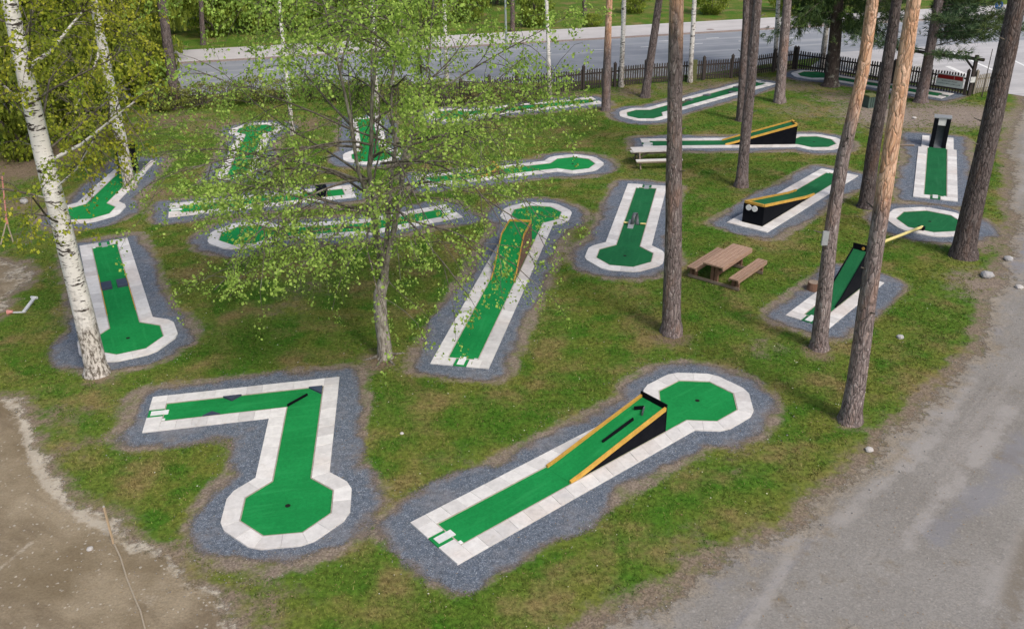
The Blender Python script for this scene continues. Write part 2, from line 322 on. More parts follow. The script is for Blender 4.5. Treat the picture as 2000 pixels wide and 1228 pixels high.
def tube_arr(pts, rad, n=8, rough=0.0, seed=0, cap=True):
    pts = np.array(pts, float); m = len(pts); d = np.gradient(pts, axis=0); d /= np.linalg.norm(d, axis=1)[:, None]
    ref = np.array([1., 0, 0]) if abs(d[0][0]) < .8 else np.array([0, 1., 0])
    a = np.cross(d, ref); a /= np.linalg.norm(a, axis=1)[:, None]; b = np.cross(d, a)
    t = np.arange(n)*2*math.pi/n; rad = np.asarray(rad, float)
    rr = rad[:, None]*np.ones((1, n))
    if rough: rr = rr*(1+rough*(vnoise(np.arange(n)[None, :]*1.3+np.zeros((m, 1)), np.arange(m)[:, None]*.9+np.zeros((1, n)), seed)-.5))
    v = pts[:, None, :]+(a[:, None, :]*np.cos(t)[None, :, None]+b[:, None, :]*np.sin(t)[None, :, None])*rr[:, :, None]
    i = np.arange(m-1)[:, None]*n; j = np.arange(n)[None, :]; k = (j+1) % n
    f = np.stack([i+j, i+n+j, i+n+k, i+k], -1).reshape(-1, 4)
    return v.reshape(-1, 3), f
class NB:                                   # collects arrays of quads
    def __init__(s): s.v = []; s.f = []; s.n = 0
    def add(s, v, f): s.v.append(v); s.f.append(f+s.n); s.n += len(v)
    def obj(s, name, mat, parent=None, smooth=True): return mesh_np(name, np.concatenate(s.v), np.concatenate(s.f), mat, parent, smooth)

# ------------------------------------------------------------------ the holes: where they lie
LANES = []                                   # boxes and discs of every hole, for the gravel beds
def seg_sdf(x, y, b):
    if b[0] == 'disc': return np.hypot(x-b[1][0], y-b[1][1])-b[2]
    _, o, u, x0, x1, hy = b; dx = x-o[0]; dy = y-o[1]; lx = dx*u[0]+dy*u[1]; ly = -dx*u[1]+dy*u[0]
    qx = np.abs(lx-(x0+x1)/2)-(x1-x0)/2; qy = np.abs(ly)-hy
    return np.hypot(np.maximum(qx, 0), np.maximum(qy, 0))+np.minimum(np.maximum(qx, qy), 0)
TZ, FZ = .052, .028                           # slab top, felt level
OS = .82; OA = OS/2/math.tan(R(22.5)); OR = OS/2/math.sin(R(22.5)); BW = .40
_tc = {}
rng = random.Random(5)
def tile(root, poly, inset=.0022):
    P = np.array(poly, float); c = P.mean(0); e = P[1]-P[0]; a = math.atan2(e[1], e[0])
    Q = (P-c)@np.array([[math.cos(a), -math.sin(a)], [math.sin(a), math.cos(a)]])
    Q = np.array([q*(1-inset/np.linalg.norm(q)) for q in Q])
    area = sum(Q[i][0]*Q[(i+1) % len(Q)][1]-Q[(i+1) % len(Q)][0]*Q[i][1] for i in range(len(Q)))
    if area < 0: Q = Q[::-1]
    key = tuple(np.round(Q, 3).ravel())
    if key not in _tc:
        m = MB().prism([tuple(q) for q in Q], -.03, TZ, .005); me = bpy.data.meshes.new('slab'); me.from_pydata([tuple(map(float, v)) for v in m.v], [], m.f); me.materials.append(M['tile']); _tc[key] = me
    o = bpy.data.objects.new('slab', _tc[key]); o.location = (c[0], c[1], rng.uniform(-.003, .003)); o.rotation_euler = (rng.uniform(-.005, .005), rng.uniform(-.005, .005), a)
    return link(o, root)
def run(root, a0, a1, b0, b1, step=.4):       # a: inner line start/end, b: outer line start/end
    a0, a1, b0, b1 = [np.array(p, float) for p in (a0, a1, b0, b1)]
    n = max(1, round(min(np.linalg.norm(a1-a0), np.linalg.norm(b1-b0))/step))
    if np.linalg.norm(a1-a0) < .08: n = 1
    for i in range(n):
        s, t = i/n, (i+1)/n
        tile(root, [a0+(a1-a0)*s, a0+(a1-a0)*t, b0+(b1-b0)*t, b0+(b1-b0)*s])
def rot2(p, a): return np.array([p[0]*math.cos(a)-p[1]*math.sin(a), p[0]*math.sin(a)+p[1]*math.cos(a)])
def octa(root, c, ang, hw=.45):
    """octagon round c, mouth pointing back along direction ang; returns felt points in order from left mouth corner round to right"""
    c = np.array(c, float); V = [np.array([OR*math.cos(R(157.5-45*k)), OR*math.sin(R(157.5-45*k))]) for k in range(8)]   # V0 left of mouth ... V7 right of mouth
    dx = hw-OS/2; V[0] = V[0]+np.array([dx, dx]); V[7] = V[7]+np.array([dx, -dx])
    W = [c+rot2(v, ang) for v in V]
    for k in range(7):
        p, q = V[k], V[k+1]; e = unit(q-p); n = np.array([-e[1], e[0]]); m = (p+q)/2
        nxt = lambda i: np.array([-unit(V[i+1]-V[i])[1], unit(V[i+1]-V[i])[0]])
        def corner(i, v):
            if i == 0 or i == 7:
                s = 1 if i == 0 else -1; y = s*(hw+BW); x = v[0]-BW*math.tan(R(22.5)); return [np.array([x, y])]
            n1, n2 = nxt(i-1), nxt(i); return [v+(n1+n2)*BW/2, v+n*BW]
        A = corner(k, p); B = corner(k+1, q)
        polys = ([m, p]+A+[m+n*BW], [m, q]+B+[m+n*BW])
        for pl in polys: tile(root, [c+rot2(t, ang) for t in pl])
    return W
def inset_poly(P, d):
    P = [np.array(p, float) for p in P]; n = len(P); out = []
    A = sum(P[i][0]*P[(i+1) % n][1]-P[(i+1) % n][0]*P[i][1] for i in range(n)); s = 1 if A > 0 else -1
    for i in range(n):
        e1 = unit(P[i]-P[i-1]); e2 = unit(P[(i+1) % n]-P[i]); n1 = s*np.array([-e1[1], e1[0]]); n2 = s*np.array([-e2[1], e2[0]])
        k = n1+n2; k = k/max(k@k/2, .3) if True else k
        out.append(P[i]+k*d)
    return out
def felt(root, P, mat):
    Q = inset_poly(P, .022)
    if sum(Q[i][0]*Q[(i+1) % len(Q)][1]-Q[(i+1) % len(Q)][0]*Q[i][1] for i in range(len(Q))) < 0: Q = Q[::-1]
    fo = MB().prism([tuple(q) for q in Q], -.02, FZ).obj('felt', mat, root)
    Pi = inset_poly(P, .003); Pj = inset_poly(P, .026); n = len(P); m = MB()
    v = [(*p, -.02) for p in Pi]+[(*p, TZ-.006) for p in Pi]+[(*p, TZ-.006) for p in Pj]+[(*p, -.02) for p in Pj]
    f = []
    for i in range(n):
        j = (i+1) % n
        for a in range(4): b = (a+1) % 4; f.append((a*n+i, a*n+j, b*n+j, b*n+i))
    m.add(v, f).obj('edging', 'edging', root); return fo
def cup(root, c):
    n = 14; m = MB(); v = []; f = []
    for r, z in ((.062, FZ+.001), (.062, FZ+.004), (.055, FZ+.004), (.052, FZ+.002)):
        for i in range(n): t = 2*math.pi*i/n; v.append((c[0]+r*math.cos(t), c[1]+r*math.sin(t), z))
    for k in range(3):
        for i in range(n): f.append((k*n+i, k*n+(i+1) % n, (k+1)*n+(i+1) % n, (k+1)*n+i))
    f.append(tuple(range(3*n, 4*n))); m.add(v, f).obj('cup', 'cup', root)
def tee(root, hw=.45, mat='white', fm='felt'):
    """start row: two slabs each side of the tee gap, the green strip and the plate"""
    o = hw+BW; g = .20
    for s in (1, -1):
        mid = (g+o)/2+.05
        run(root, (0, s*g), (0.4, s*g), (0, s*mid), (0.4, s*mid)); run(root, (0, s*mid), (.4, s*mid), (0, s*o), (.4, s*o))
    root = MB().box((.01, -g+.015, -.02), (.41, g-.015, FZ+.006)).obj('tee_strip', fm, root)
    MB().box((.08, -.10, 0), (.52, .10, FZ+.02)).obj('tee_plate', mat, root)
    MB().box((.405, -hw+.03, 0), (.48, -hw+.13, FZ+.024)).obj('tee_mark', 'white', root)
def lane_felt(hw, x0, mouth, W): return [(x0, -hw), (x0, -.0), (x0, hw), ]
HOLE_I = [0]
def hole(label, m, u, L, fm='felt', hw=.45, octagon=True, start=True, plate='white', bed=True):
    """straight lane of length L from the start edge at m along u to the centre of its octagon"""
    rz = math.atan2(u[1], u[0]); root = thing('minigolf_hole', label, 'minigolf hole', (m[0], m[1], 0), rz, 'minigolf holes on the lawn')
    root['fm'] = fm
    o = hw+BW
    parts = []
    if octagon:
        xm = L-OA+(hw-OS/2); xo = xm-BW*math.tan(R(22.5))
        for s in (1, -1): run(root, (.4, s*hw), (xm, s*hw), (.4, s*o), (xo, s*o))
        W = octa(root, (L, 0), 0, hw); P = [(.4, -hw), (.4, hw)]+[tuple(p) for p in W]
        cup(felt(root, P, fm), (L, 0)); parts = [('box', m, u, 0, L, o), ('disc', np.array(m)+np.array(u)*L, 1.38)]
    else:
        parts = [('box', m, u, 0, L, o)]
    if start: tee(root, hw, plate, fm)
    LANES.append(parts)
    return root
def ramp(root, prof, hw, fm, rail='yellow', panel='black', rw=.06, rh=.07, end=0.0, endmat='black', cross=False, base=TZ-.002):
    """raised run: prof = [(x, z), ...] rising from the lane; rails, side panels, end board are parts of their own"""
    n = len(prof); v = []; 
    for x, z in prof: v += [(x, -hw, z), (x, hw, z), (x, -hw, z-.025), (x, hw, z-.025)]
    f = []
    for i in range(n-1):
        a = 4*i; b = a+4; f += [(a, b, b+1, a+1), (a+2, a+3, b+3, b+2), (a, a+2, b+2, b), (a+1, b+1, b+3, a+3)]
    f += [(0, 1, 3, 2), (4*n-4, 4*n-2, 4*n-1, 4*n-3)]
    mesh('ramp_felt', v, f, fm, root)
    for s in (1, -1):
        m = MB(); v = []
        for x, z in prof:
            for y, dz in ((s*hw, -.03), (s*(hw+rw), -.03), (s*(hw+rw), rh), (s*hw, rh)): v.append((x, y, z+dz))
        f = []
        for i in range(n-1):
            for a in range(4): b = (a+1) % 4; f.append((4*i+a, 4*i+4+a, 4*i+4+b, 4*i+b))
        f += [(0, 1, 2, 3), (4*n-1, 4*n-2, 4*n-3, 4*n-4)]
        mesh('rail', v, f, rail, root)
        v = []
        for x, z in prof:
            zt = max(z-.032, base+.001)
            v += [(x, s*(hw+.006), base), (x, s*(hw+rw-.008), base), (x, s*(hw+rw-.008), zt), (x, s*(hw+.006), zt)]
        mesh('side_panel', v, f, panel, root)
    x, z = prof[-1]
    MB().box((x+.002, -hw-rw, base), (x+.035, hw+rw, z+end+(.0 if end else -.03))).obj('end_panel', endmat if end else panel, root)
    if cross: MB().box((x-.05, -hw+.002, z-.02), (x+.04, hw-.002, z+rh+.002)).obj('end_rail', rail, root)
# ------------------------------------------------------------------ the eighteen holes
def mid(a, b): return (G(a, TZ)+G(b, TZ))/2
def lane(a, b, c):
    m = mid(a, b); C = G(c, FZ); d = C-m; return m, unit(d), float(np.linalg.norm(d))
def S_of(m, u, p, z=FZ): return float((G(p, z)-m)@u)
def wedge(root, poly, h, mat='slate', name='obstacle'): return MB().prism(poly, FZ-.01, FZ+h, .006).obj(name, mat, root)
def closed_rect(root, L, hw, fm, x1=None):
    o = hw+BW
    for s in (1, -1): run(root, (.4, s*hw), (L, s*hw), (.4, s*o), (L, s*o))
    run(root, (L-.4, hw), (L-.4, -hw), (L, hw), (L, -hw)); felt(root, [(.4, -hw), (L-.4, -hw), (L-.4, hw), (.4, hw)], fm)
# A: the nearest hole, with the wide ramp
m, u, L = lane((807, 1017), (887, 1103), (1362, 782))
h = hole('nearest hole, with a wide yellow-railed ramp and black end board before its round green', m, u, L)
ramp(h, [(3.55, FZ+.004), (3.9, .09), (5.2, .37), (6.72, .68)], .37, 'felt', end=.15)
g0 = .68/3.1
def onramp(x): return FZ+(x-3.55)*(.68-FZ)/(6.72-3.55)
MB().beam((4.95, -.02, onramp(4.95)+.03), (5.95, -.06, onramp(5.95)+.06), .035, .08).obj('dark_bar', 'black', h)
MB().beam((6.25, .20, onramp(6.25)+.05), (6.42, .02, onramp(6.42)+.06), .03, .09).obj('dark_bar', 'black', h)
MB().beam((6.42, .02, onramp(6.42)+.05), (6.2, -.12, onramp(6.2)+.06), .03, .09).obj('dark_bar', 'dgrey', h)  # both short bars shape a small post with its shadow as solid geometry
# B: the L-shaped hole
a0 = G((303, 774), TZ); b0 = G((272, 845), TZ); k0 = G((663, 735), TZ); C = G((562, 987), FZ)
u1 = unit(k0-a0); n1 = np.array([-u1[1], u1[0]]); m = (a0+b0)/2; L1 = float((k0-m)@u1); c2 = float((C-m)@n1)
off = float((k0-m)@n1); m = m+n1*(off-.85); c2 = float((C-m)@n1); rz = math.atan2(u1[1], u1[0])
h = thing('minigolf_hole', 'L-shaped hole with dark triangular blocks, nearest on the left side of the lawn', 'minigolf hole', (m[0], m[1], 0), rz, 'minigolf holes on the lawn')
K = np.array([L1, .85]); C_ = np.array([float((C-m)@u1), c2]); best = min((abs((K-C_)@np.array([-math.sin(p_), math.cos(p_)])-.85), p_) for p_ in np.arange(R(-110), R(-70), .0005)); ph2 = best[1]
d2 = np.array([math.cos(ph2), math.sin(ph2)]); n2 = np.array([-d2[1], d2[0]])
def I2(k, y): q_ = C_+n2*k; return q_+d2*((y-q_[1])/d2[1])
def on2(x, y): return C_+d2*x+n2*y
xm = -OA+(.45-OS/2); xo = xm-BW*math.tan(R(22.5))
run(h, (.4, .45), I2(.45, .45), (.4, .85), I2(.45, .85)); tile(h, [I2(.45, .45), I2(.85, .45), I2(.85, .85), I2(.45, .85)]); run(h, I2(.45, .45), on2(xm, .45), I2(.85, .45), on2(xo, .85))
run(h, (.4, -.45), I2(-.85, -.45), (.4, -.85), I2(-.85, -.85)); tile(h, [I2(-.85, -.45), I2(-.45, -.45), I2(-.45, -.85), I2(-.85, -.85)]); run(h, I2(-.45, -.85), on2(xm, -.45), I2(-.85, -.85), on2(xo, -.85))
W = octa(h, C_, ph2)
cup(felt(h, [(.4, .45), (.4, -.45), tuple(I2(-.45, -.45))]+[tuple(p) for p in W[::-1]]+[tuple(I2(.45, .45))], 'felt'), C_); tee(h); e1 = I2(.45, .44)
wedge(h, [(1.86, .42), (2.1, .20), (2.34, .42)], .06); wedge(h, [(1.42, -.42), (1.86, -.42), (1.64, -.25)], .05); wedge(h, [(e1[0]-.40, .42), (e1[0]-.035, .42), tuple(I2(.42, .04))], .06)
i0 = I2(-.42, -.40); MB().beam((*i0, FZ+.05), (i0[0]+.50, i0[1]+.46, FZ+.04), .035, .06).obj('dark_bar', 'black', h)
wl = lambda p_: m+u1*p_[0]+n1*p_[1]
LANES.append([('box', m, u1, 0, L1, .85), ('box', wl(I2(0, .85)), u1*d2[0]+n1*d2[1], 0, float(np.linalg.norm(C_-I2(0, .85))), .85), ('disc', wl(C_), 1.38)])
# C: long lane with a high flat-topped ramp
m, u, L = lane((842, 709), (953, 718), (1047, 419))
h = hole('long hole in the middle with a steep ramp up to a flat raised deck', m, u, L)
ramp(h, [(5.85, FZ+.004), (6.3, .16), (7.0, .60), (7.7, .98), (9.1, .96)], .38, 'felt', rw=.035, rh=.06, rail='yellow', panel='timber', cross=True)
# D: loop hole
m, u, L = lane((1228, 359), (1301, 362), (1220.5, 499.5))
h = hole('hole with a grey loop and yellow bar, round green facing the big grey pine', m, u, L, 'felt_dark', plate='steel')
s0 = S_of(m, u, (1252, 440))
MB().cyl((s0, -.43, FZ+.07), (s0, -.16, FZ+.07), .035).obj('bar', 'pipe', h); MB().cyl((s0, .22, FZ+.07), (s0, .43, FZ+.07), .035).obj('bar', 'pipe', h)
v = []; f = []; n = 22
for i in range(n+1):
    t = -math.pi/2+2*math.pi*i/n; yy = -.12+.22*i/n
    for dy in (-.085, .085):
        for rr in (.225, .245): v.append((s0+rr*math.cos(t), yy+dy*.8, FZ+.25+rr*math.sin(t)))
for i in range(n):
    a = 4*i; b = a+4; f += [(a, b, b+2, a+2), (a+1, a+3, b+3, b+1), (a, a+1, b+1, b), (a+2, b+2, b+3, a+3)]
mesh('loop', v, f, 'dgrey', h, True)
MB().add([(s0-.1, -.26, FZ), (s0+.42, -.24, FZ), (s0+.42, -.02, FZ), (s0-.1, -.02, FZ), (s0-.1, -.24, .2), (s0-.1, -.04, .2)], [(0, 3, 2, 1), (1, 2, 5, 4), (0, 4, 5, 3), (0, 1, 4), (2, 3, 5)]).obj('run_out', 'steel', h)
# E: two-block hole on the left
m, u, L = lane((155, 477), (249, 467), (250, 660))
h = hole('hole with two square slate blocks, behind the leaning white birch', m, u, L, plate='steel')
s0 = S_of(m, u, (232, 557))
for y in (.25, -.25): MB().prism([(s0-.36, y-.17), (s0+.22, y-.17), (s0+.22, y+.17), (s0-.36, y+.17)], FZ-.01, FZ+.085, .01).obj('block', 'slate', h)
for s in (1, -1): MB().box((s0-1.2, s*.427-.01, FZ), (s0+2.3, s*.427+.01, TZ+.012)).obj('strip', 'yellow', h)
# F: lane up to the black tower
def tower(h, x0, x1, hw, H):
    MB().box((x0, hw-.18, TZ-.02), (x1, hw, H)).obj('side_panel', 'black', h); MB().box((x0, -hw, TZ-.02), (x1, -hw+.18, H)).obj('side_panel', 'black', h)
    MB().box((x1-.05, -hw+.18, TZ-.02), (x1-.002, hw-.18, H)).obj('back_panel', 'black', h)
    v = []; f = []; n = 12
    for i in range(n+1):
        t = i/n; x = x0-.05+(x1-x0-.12)*(1-(1-t)**2.2); z = .03+(H-.34)*t**1.6
        v += [(x, -hw+.185, z), (x, hw-.185, z), (x+.03, hw-.185, z), (x+.03, -hw+.185, z)]
    for i in range(n):
        a = 4*i; b = a+4; f += [(a, a+1, b+1, b), (a+1, a+2, b+2, b+1), (a+2, a+3, b+3, b+2), (a+3, a, b, b+3)]
    mesh('chute', v, f, 'dgrey', h)
    MB().box((x0+.02, -.17, H-.34), (x0+.045, .17, H-.02)).obj('notice', 'white', h)
    MB().box((x0-.03, -hw-.03, H), (x1+.03, hw+.03, H+.05)).obj('lid', 'steel', h)
m = mid((1782, 383), (1872, 393)); e = (G((1801, 264), TZ)+G((1863, 269), TZ))/2; u = unit(e-m); L = 10.0
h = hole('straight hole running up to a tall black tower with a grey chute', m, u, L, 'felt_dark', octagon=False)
for s in (1, -1):
    run(h, (.4, s*.45), (7.8, s*.45), (.4, s*.85), (7.8, s*.85)); run(h, (7.8, s*.38), (10, s*.38), (7.8, s*.72), (10, s*.72))
felt(h, [(.4, -.45), (8.0, -.45), (8.0, .45), (.4, .45)], 'felt_dark'); tower(h, 7.95, 8.5, .36, 1.45)
tag(MB().beam((*(m+u*7.9+np.array([-u[1], u[0]])*1.05), .06), (*(m+u*7.7+np.array([-u[1], u[0]])*1.85), .05), .12, .05).obj('plank', 'greyleg'), 'short weathered plank lying on the gravel beside the black tower', 'plank')
# G: ramp into the black box with two white discs
m = mid((1674.5, 343), (1607, 328)); e = mid((1421, 433), (1497, 454)); u = unit(e-m); L = float(np.linalg.norm(e-m))
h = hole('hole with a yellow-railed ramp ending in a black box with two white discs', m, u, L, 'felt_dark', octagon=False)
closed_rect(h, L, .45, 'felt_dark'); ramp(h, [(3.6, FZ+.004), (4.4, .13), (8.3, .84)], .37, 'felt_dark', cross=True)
for y in (.05, -.20): MB().cyl((8.336, y, .68), (8.37, y, .68), .115, n=18).obj('disc', 'white', h)
# H: black jump ramp, pipe and its separate round green
a, b, e = G((1536, 614), TZ), G((1617, 641.5), TZ), G((1725.6, 552), TZ); u = unit(e-b); m = (a+b)/2; L = float((e-b)@u)
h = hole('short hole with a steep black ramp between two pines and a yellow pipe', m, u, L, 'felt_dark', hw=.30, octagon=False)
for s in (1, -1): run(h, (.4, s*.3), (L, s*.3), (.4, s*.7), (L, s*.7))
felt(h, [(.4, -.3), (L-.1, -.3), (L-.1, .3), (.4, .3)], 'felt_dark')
ramp(h, [(1.5, FZ+.004), (1.8, .15), (3.58, 1.24)], .235, 'felt_dark', rail='black', rw=.035, rh=.06, end=.20)
MB().cyl((3.57, -.08, 1.33), (3.55, -.08, 1.33), .05).obj('pipe_mouth', 'yellow', h)
rc = G((1816, 432.6), FZ); n = np.array([-u[1], u[0]])
pa = m+u*3.62-n*.08; pb = G((1801, 444), .1); lp = np.array([(pa-m)@u, (pa-m)@n, 1.28]); lq = np.array([(pb-m)@u, (pb-m)@n, .12])
MB().cyl(lp, lq, .055, n=14).obj('pipe', 'pipe', h)
ru = unit(rc-pb); rh_ = thing('round_green', 'separate round green fed by the yellow pipe, near the dark right-hand pine', 'minigolf hole', (rc[0], rc[1], 0), math.atan2(ru[1], ru[0]), 'minigolf holes on the lawn')
V = [np.array([OR*1.16*math.cos(R(157.5-45*k)), OR*1.16*math.sin(R(157.5-45*k))]) for k in range(8)]
for k in range(8):
    p, q = V[k], V[(k+1) % 8]; e_ = unit(q-p); nn = np.array([-e_[1], e_[0]]); mm = (p+q)/2
    for A_ in (p, q): tile(rh_, [mm, A_, A_+unit(A_)*BW*math.cos(R(22.5)), A_+nn*BW, mm+nn*BW])
felt(rh_, [tuple(v_) for v_ in V], 'felt_dark'); cup(rh_, (0, 0)); MB().box((-1.22, -.12, FZ), (-1.02, .12, .16)).obj('pipe_block', 'black', rh_)
LANES.append([('disc', rc, 1.6)])
# I: ramp seen from the side
u = unit(np.array([.9995, -.02])); C = G((1590, 277.5), FZ); L = 8.53; m = C-u*L
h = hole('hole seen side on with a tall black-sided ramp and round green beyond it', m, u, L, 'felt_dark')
ramp(h, [(4.05, FZ+.004), (4.5, .15), (7.45, .98)], .37, 'felt_dark', cross=True)
MB().box((7.405, -.06, 1.0), (7.50, .06, 1.055)).obj('outlet', 'black', h)
# J: long lane toward the fence with staggered plates
ub = unit(np.array([.747, .664])); C = G((1259, 223.6), FZ); L = 11.5
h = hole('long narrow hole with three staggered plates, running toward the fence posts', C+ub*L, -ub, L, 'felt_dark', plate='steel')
for x, s in ((5.2, -1), (3.6, 1), (2.2, -1), (6.9, -1)): MB().prism([(x, s*.43), (x+.5, s*.43), (x+.36, s*.12), (x+.1, s*.12)], FZ-.01, FZ+.06, .006).obj('obstacle', 'dgrey', h)
# K: back right corner
ub = unit(np.array([.680, -.733])); C = np.array([19.85, 59.3])
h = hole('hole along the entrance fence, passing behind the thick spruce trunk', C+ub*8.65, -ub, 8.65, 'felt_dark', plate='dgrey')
# M: back, left of the pine
ub = unit(np.array([.946, .325])); C = G((880, 225), FZ)
h = hole('narrow hole along the picket fence, ending at the pine with orange upper bark', C+ub*9.0, -ub, 9.0, plate='dgrey')
MB().beam((.5, .2, .12), (.5, .44, .12), .05, .1).obj('bracket', 'black', h)
# N: little bridge
u = unit(np.array([.950, .312])); C = G((1118.5, 320), FZ); L = 7.4; m = C-u*L
h = hole('hole with a small brown bridge hump halfway, round green on its right', m, u, L)
s0 = S_of(m, u, (972, 343)); ramp(h, [(s0-.75, FZ+.004), (s0-.35, .16), (s0+.05, .38)], .37, 'felt', rail='yellow', panel='timber', cross=True, rw=.05)
for y in (.36, -.36): MB().beam((s0+.06, y, .36), (s0+.42, y, .05), .06, .08).obj('strut', 'timber', h)
MB().box((s0+.09, -.33, .0), (s0+.13, .33, .30)).obj('hatch', 'black', h)
# O: bent lane
m = mid((869, 399.6), (905, 422)); C = G((481, 459), FZ); u1 = unit(G((761, 448), TZ)-G((882, 425), TZ)); u2 = unit(G((564, 471), TZ)-G((711, 461), TZ))
den = u1[0]*u2[1]-u1[1]*u2[0]; d = C-m; s1 = (d[0]*u2[1]-d[1]*u2[0])/den; B = m+u1*s1; L2 = float(np.linalg.norm(C-B)); bend = math.atan2(u2[1], u2[0])-math.atan2(u1[1], u1[0])
h = thing('minigolf_hole', 'slightly bent hole with its round green on the left, behind the leafy tree', 'minigolf hole', (m[0], m[1], 0), math.atan2(u1[1], u1[0]), 'minigolf holes on the lawn')
tb = math.tan(bend/2); cl = np.array([s1, 0.]) + rot2((L2, 0), bend)
def onb(x, y): return np.array([s1, 0.])+rot2((x, y), bend)
xm = L2-OA+(.45-OS/2); xo = xm-BW*math.tan(R(22.5))
for s in (1, -1):
    a, b = s*.45, s*.85
    run(h, (.4, a), (s1-a*tb, a), (.4, b), (s1-b*tb, b)); run(h, onb(a*tb, a), onb(xm, a), onb(b*tb, b), onb(xo, b))
W = octa(h, cl, bend); felt(h, [(.4, -.45), (.4, .45), (s1-.45*tb, .45)]+[tuple(p) for p in W]+[(s1+.45*tb, -.45)], 'felt'); cup(h, cl); tee(h)
LANES.append([('box', m, u1, 0, s1, .85), ('box', B, u2, 0, L2, .85), ('disc', C, 1.38)])
# P: plain lane with a black box at its end
m = mid((327, 398), (333, 423.5)); e = mid((683, 362), (697, 383)); u = unit(e-m); L = float(np.linalg.norm(e-m))
h = hole('straight closed hole with a low hump and black tunnel box, left of the leafy tree', m, u, L, octagon=False)
closed_rect(h, L, .45, 'felt'); ramp(h, [(3.0, FZ+.004), (3.5, .10), (4.0, .13)], .40, 'felt', rail='edging', rw=.02, rh=.02)
MB().box((6.05, .2, FZ), (6.45, .42, .30)).obj('tunnel_side', 'black', h); MB().box((6.05, -.42, FZ), (6.45, -.2, .30)).obj('tunnel_side', 'black', h); MB().box((6.02, -.44, .301), (6.48, .44, .33)).obj('tunnel_roof', 'black', h)
# Q
u = unit(np.array([-.13, .99])); m = np.array([-12.45, 39.5]); hole('short-looking hole pointing away, behind the left part of the leafy crown', m, u, 8.5)
# R
u = unit(np.array([.184, -.983])); C = G((726.5, 304), FZ); hole('hole with its round green toward us, half hidden behind the leafy crown', C-u*7.6, u, 7.6)
# S: left, black tower behind the second birch
u = unit(np.array([.058, -.998])); C = G((173, 413), FZ); L = 7.05; m = C-u*L
h = hole('hole with a plain black tower behind the second birch from the left', m, u, L, start=False)
MB().box((.1, -.5, -.02), (2.0, .5, .05)).obj('base_board', 'dgrey', h)
for o in [o for o in h.children if o.name.startswith('slab') and o.location.x < 2.0]: bpy.data.objects.remove(o)
for s in (1, -1): run(h, (0, s*.52), (2.0, s*.52), (0, s*.80), (2.0, s*.80))
MB().box((1.35, -.36, .051), (1.95, .36, 1.15)).obj('tower', 'black', h); MB().box((1.3, -.40, 1.15), (2.0, .40, 1.21)).obj('lid', 'black', h); MB().cyl((1.951, 0, .22), (1.965, 0, .22), .15, n=16).obj('opening', 'cup', h)
LANES_ALL = LANES

# ------------------------------------------------------------------ ground, beds, road
def hole_sdf(x, y, only=None):
    d = np.full(np.shape(x), 1e3)
    for k, parts in enumerate(LANES):
        if only is not None and k != only: continue
        for b in parts: d = np.minimum(d, seg_sdf(x, y, b))
    return d
def bed_edge(x, y, k): return .80+.36*(fbm(x*.6+k*7, y*.6, 11, 2)-.5)*2+.36*(fbm(x*2.6, y*2.6, 12, 3)-.5)
def poly_sdf(x, y, P):                       # negative inside
    P = np.array(P, float); d = np.full(x.shape, 1e9); ins = np.zeros(x.shape, bool); n = len(P)
    for i in range(n):
        a = P[i]; b = P[(i+1) % n]; e = b-a; t = np.clip(((x-a[0])*e[0]+(y-a[1])*e[1])/(e@e), 0, 1)
        d = np.minimum(d, np.hypot(x-a[0]-e[0]*t, y-a[1]-e[1]*t))
        c = ((a[1] > y) != (b[1] > y)); ins ^= c & (x < (b[0]-a[0])*(y-a[1])/((b[1]-a[1]) if b[1] != a[1] else 1e-9)+a[0])
    return np.where(ins, -d, d)
def sheet(name, F, box, res, z, mat, edge=None, kind='structure', extra=None):
    x0, y0, x1, y1 = box; nx = int((x1-x0)/res)+1; ny = int((y1-y0)/res)+1
    X, Y = np.meshgrid(x0+np.arange(nx)*res, y0+np.arange(ny)*res, indexing='ij'); V = F(X, Y)
    ins = V < 0; cnt = ins[:-1, :-1].astype(int)+ins[1:, :-1]+ins[1:, 1:]+ins[:-1, 1:]
    verts = []; faces = []; idx = {}; ed = []
    def vid(p, e):
        k = (round(p[0], 4), round(p[1], 4))
        if k not in idx: idx[k] = len(verts); verts.append((p[0], p[1], z)); ed.append(e)
        return idx[k]
    for i, j in np.argwhere(cnt > 0):
        q = [(i, j), (i+1, j), (i+1, j+1), (i, j+1)]; out = []
        for a in range(4):
            p0, p1 = q[a], q[(a+1) % 4]; v0, v1 = V[p0], V[p1]; A = (X[p0], Y[p0]); B_ = (X[p1], Y[p1])
            if v0 < 0: out.append(vid(A, v0))
            if (v0 < 0) != (v1 < 0): t = v0/(v0-v1); out.append(vid((A[0]+(B_[0]-A[0])*t, A[1]+(B_[1]-A[1])*t), 0.0))
        if len(set(out)) == len(out) and len(out) > 2: faces.append(out)
    o = mesh(name, verts, faces, mat)
    if edge:
        at = o.data.attributes.new('edge', 'FLOAT', 'POINT'); at.data.foreach_set('value', np.clip(1+np.array(ed)/edge, 0, 1).astype(np.float32))
    for nm, fn_ in (extra or {}).items():
        A_ = np.array(verts); at = o.data.attributes.new(nm, 'FLOAT', 'POINT'); at.data.foreach_set('value', np.clip(fn_(A_[:, 0], A_[:, 1]), 0, 1).astype(np.float32))
    return tag(o, kind=kind)
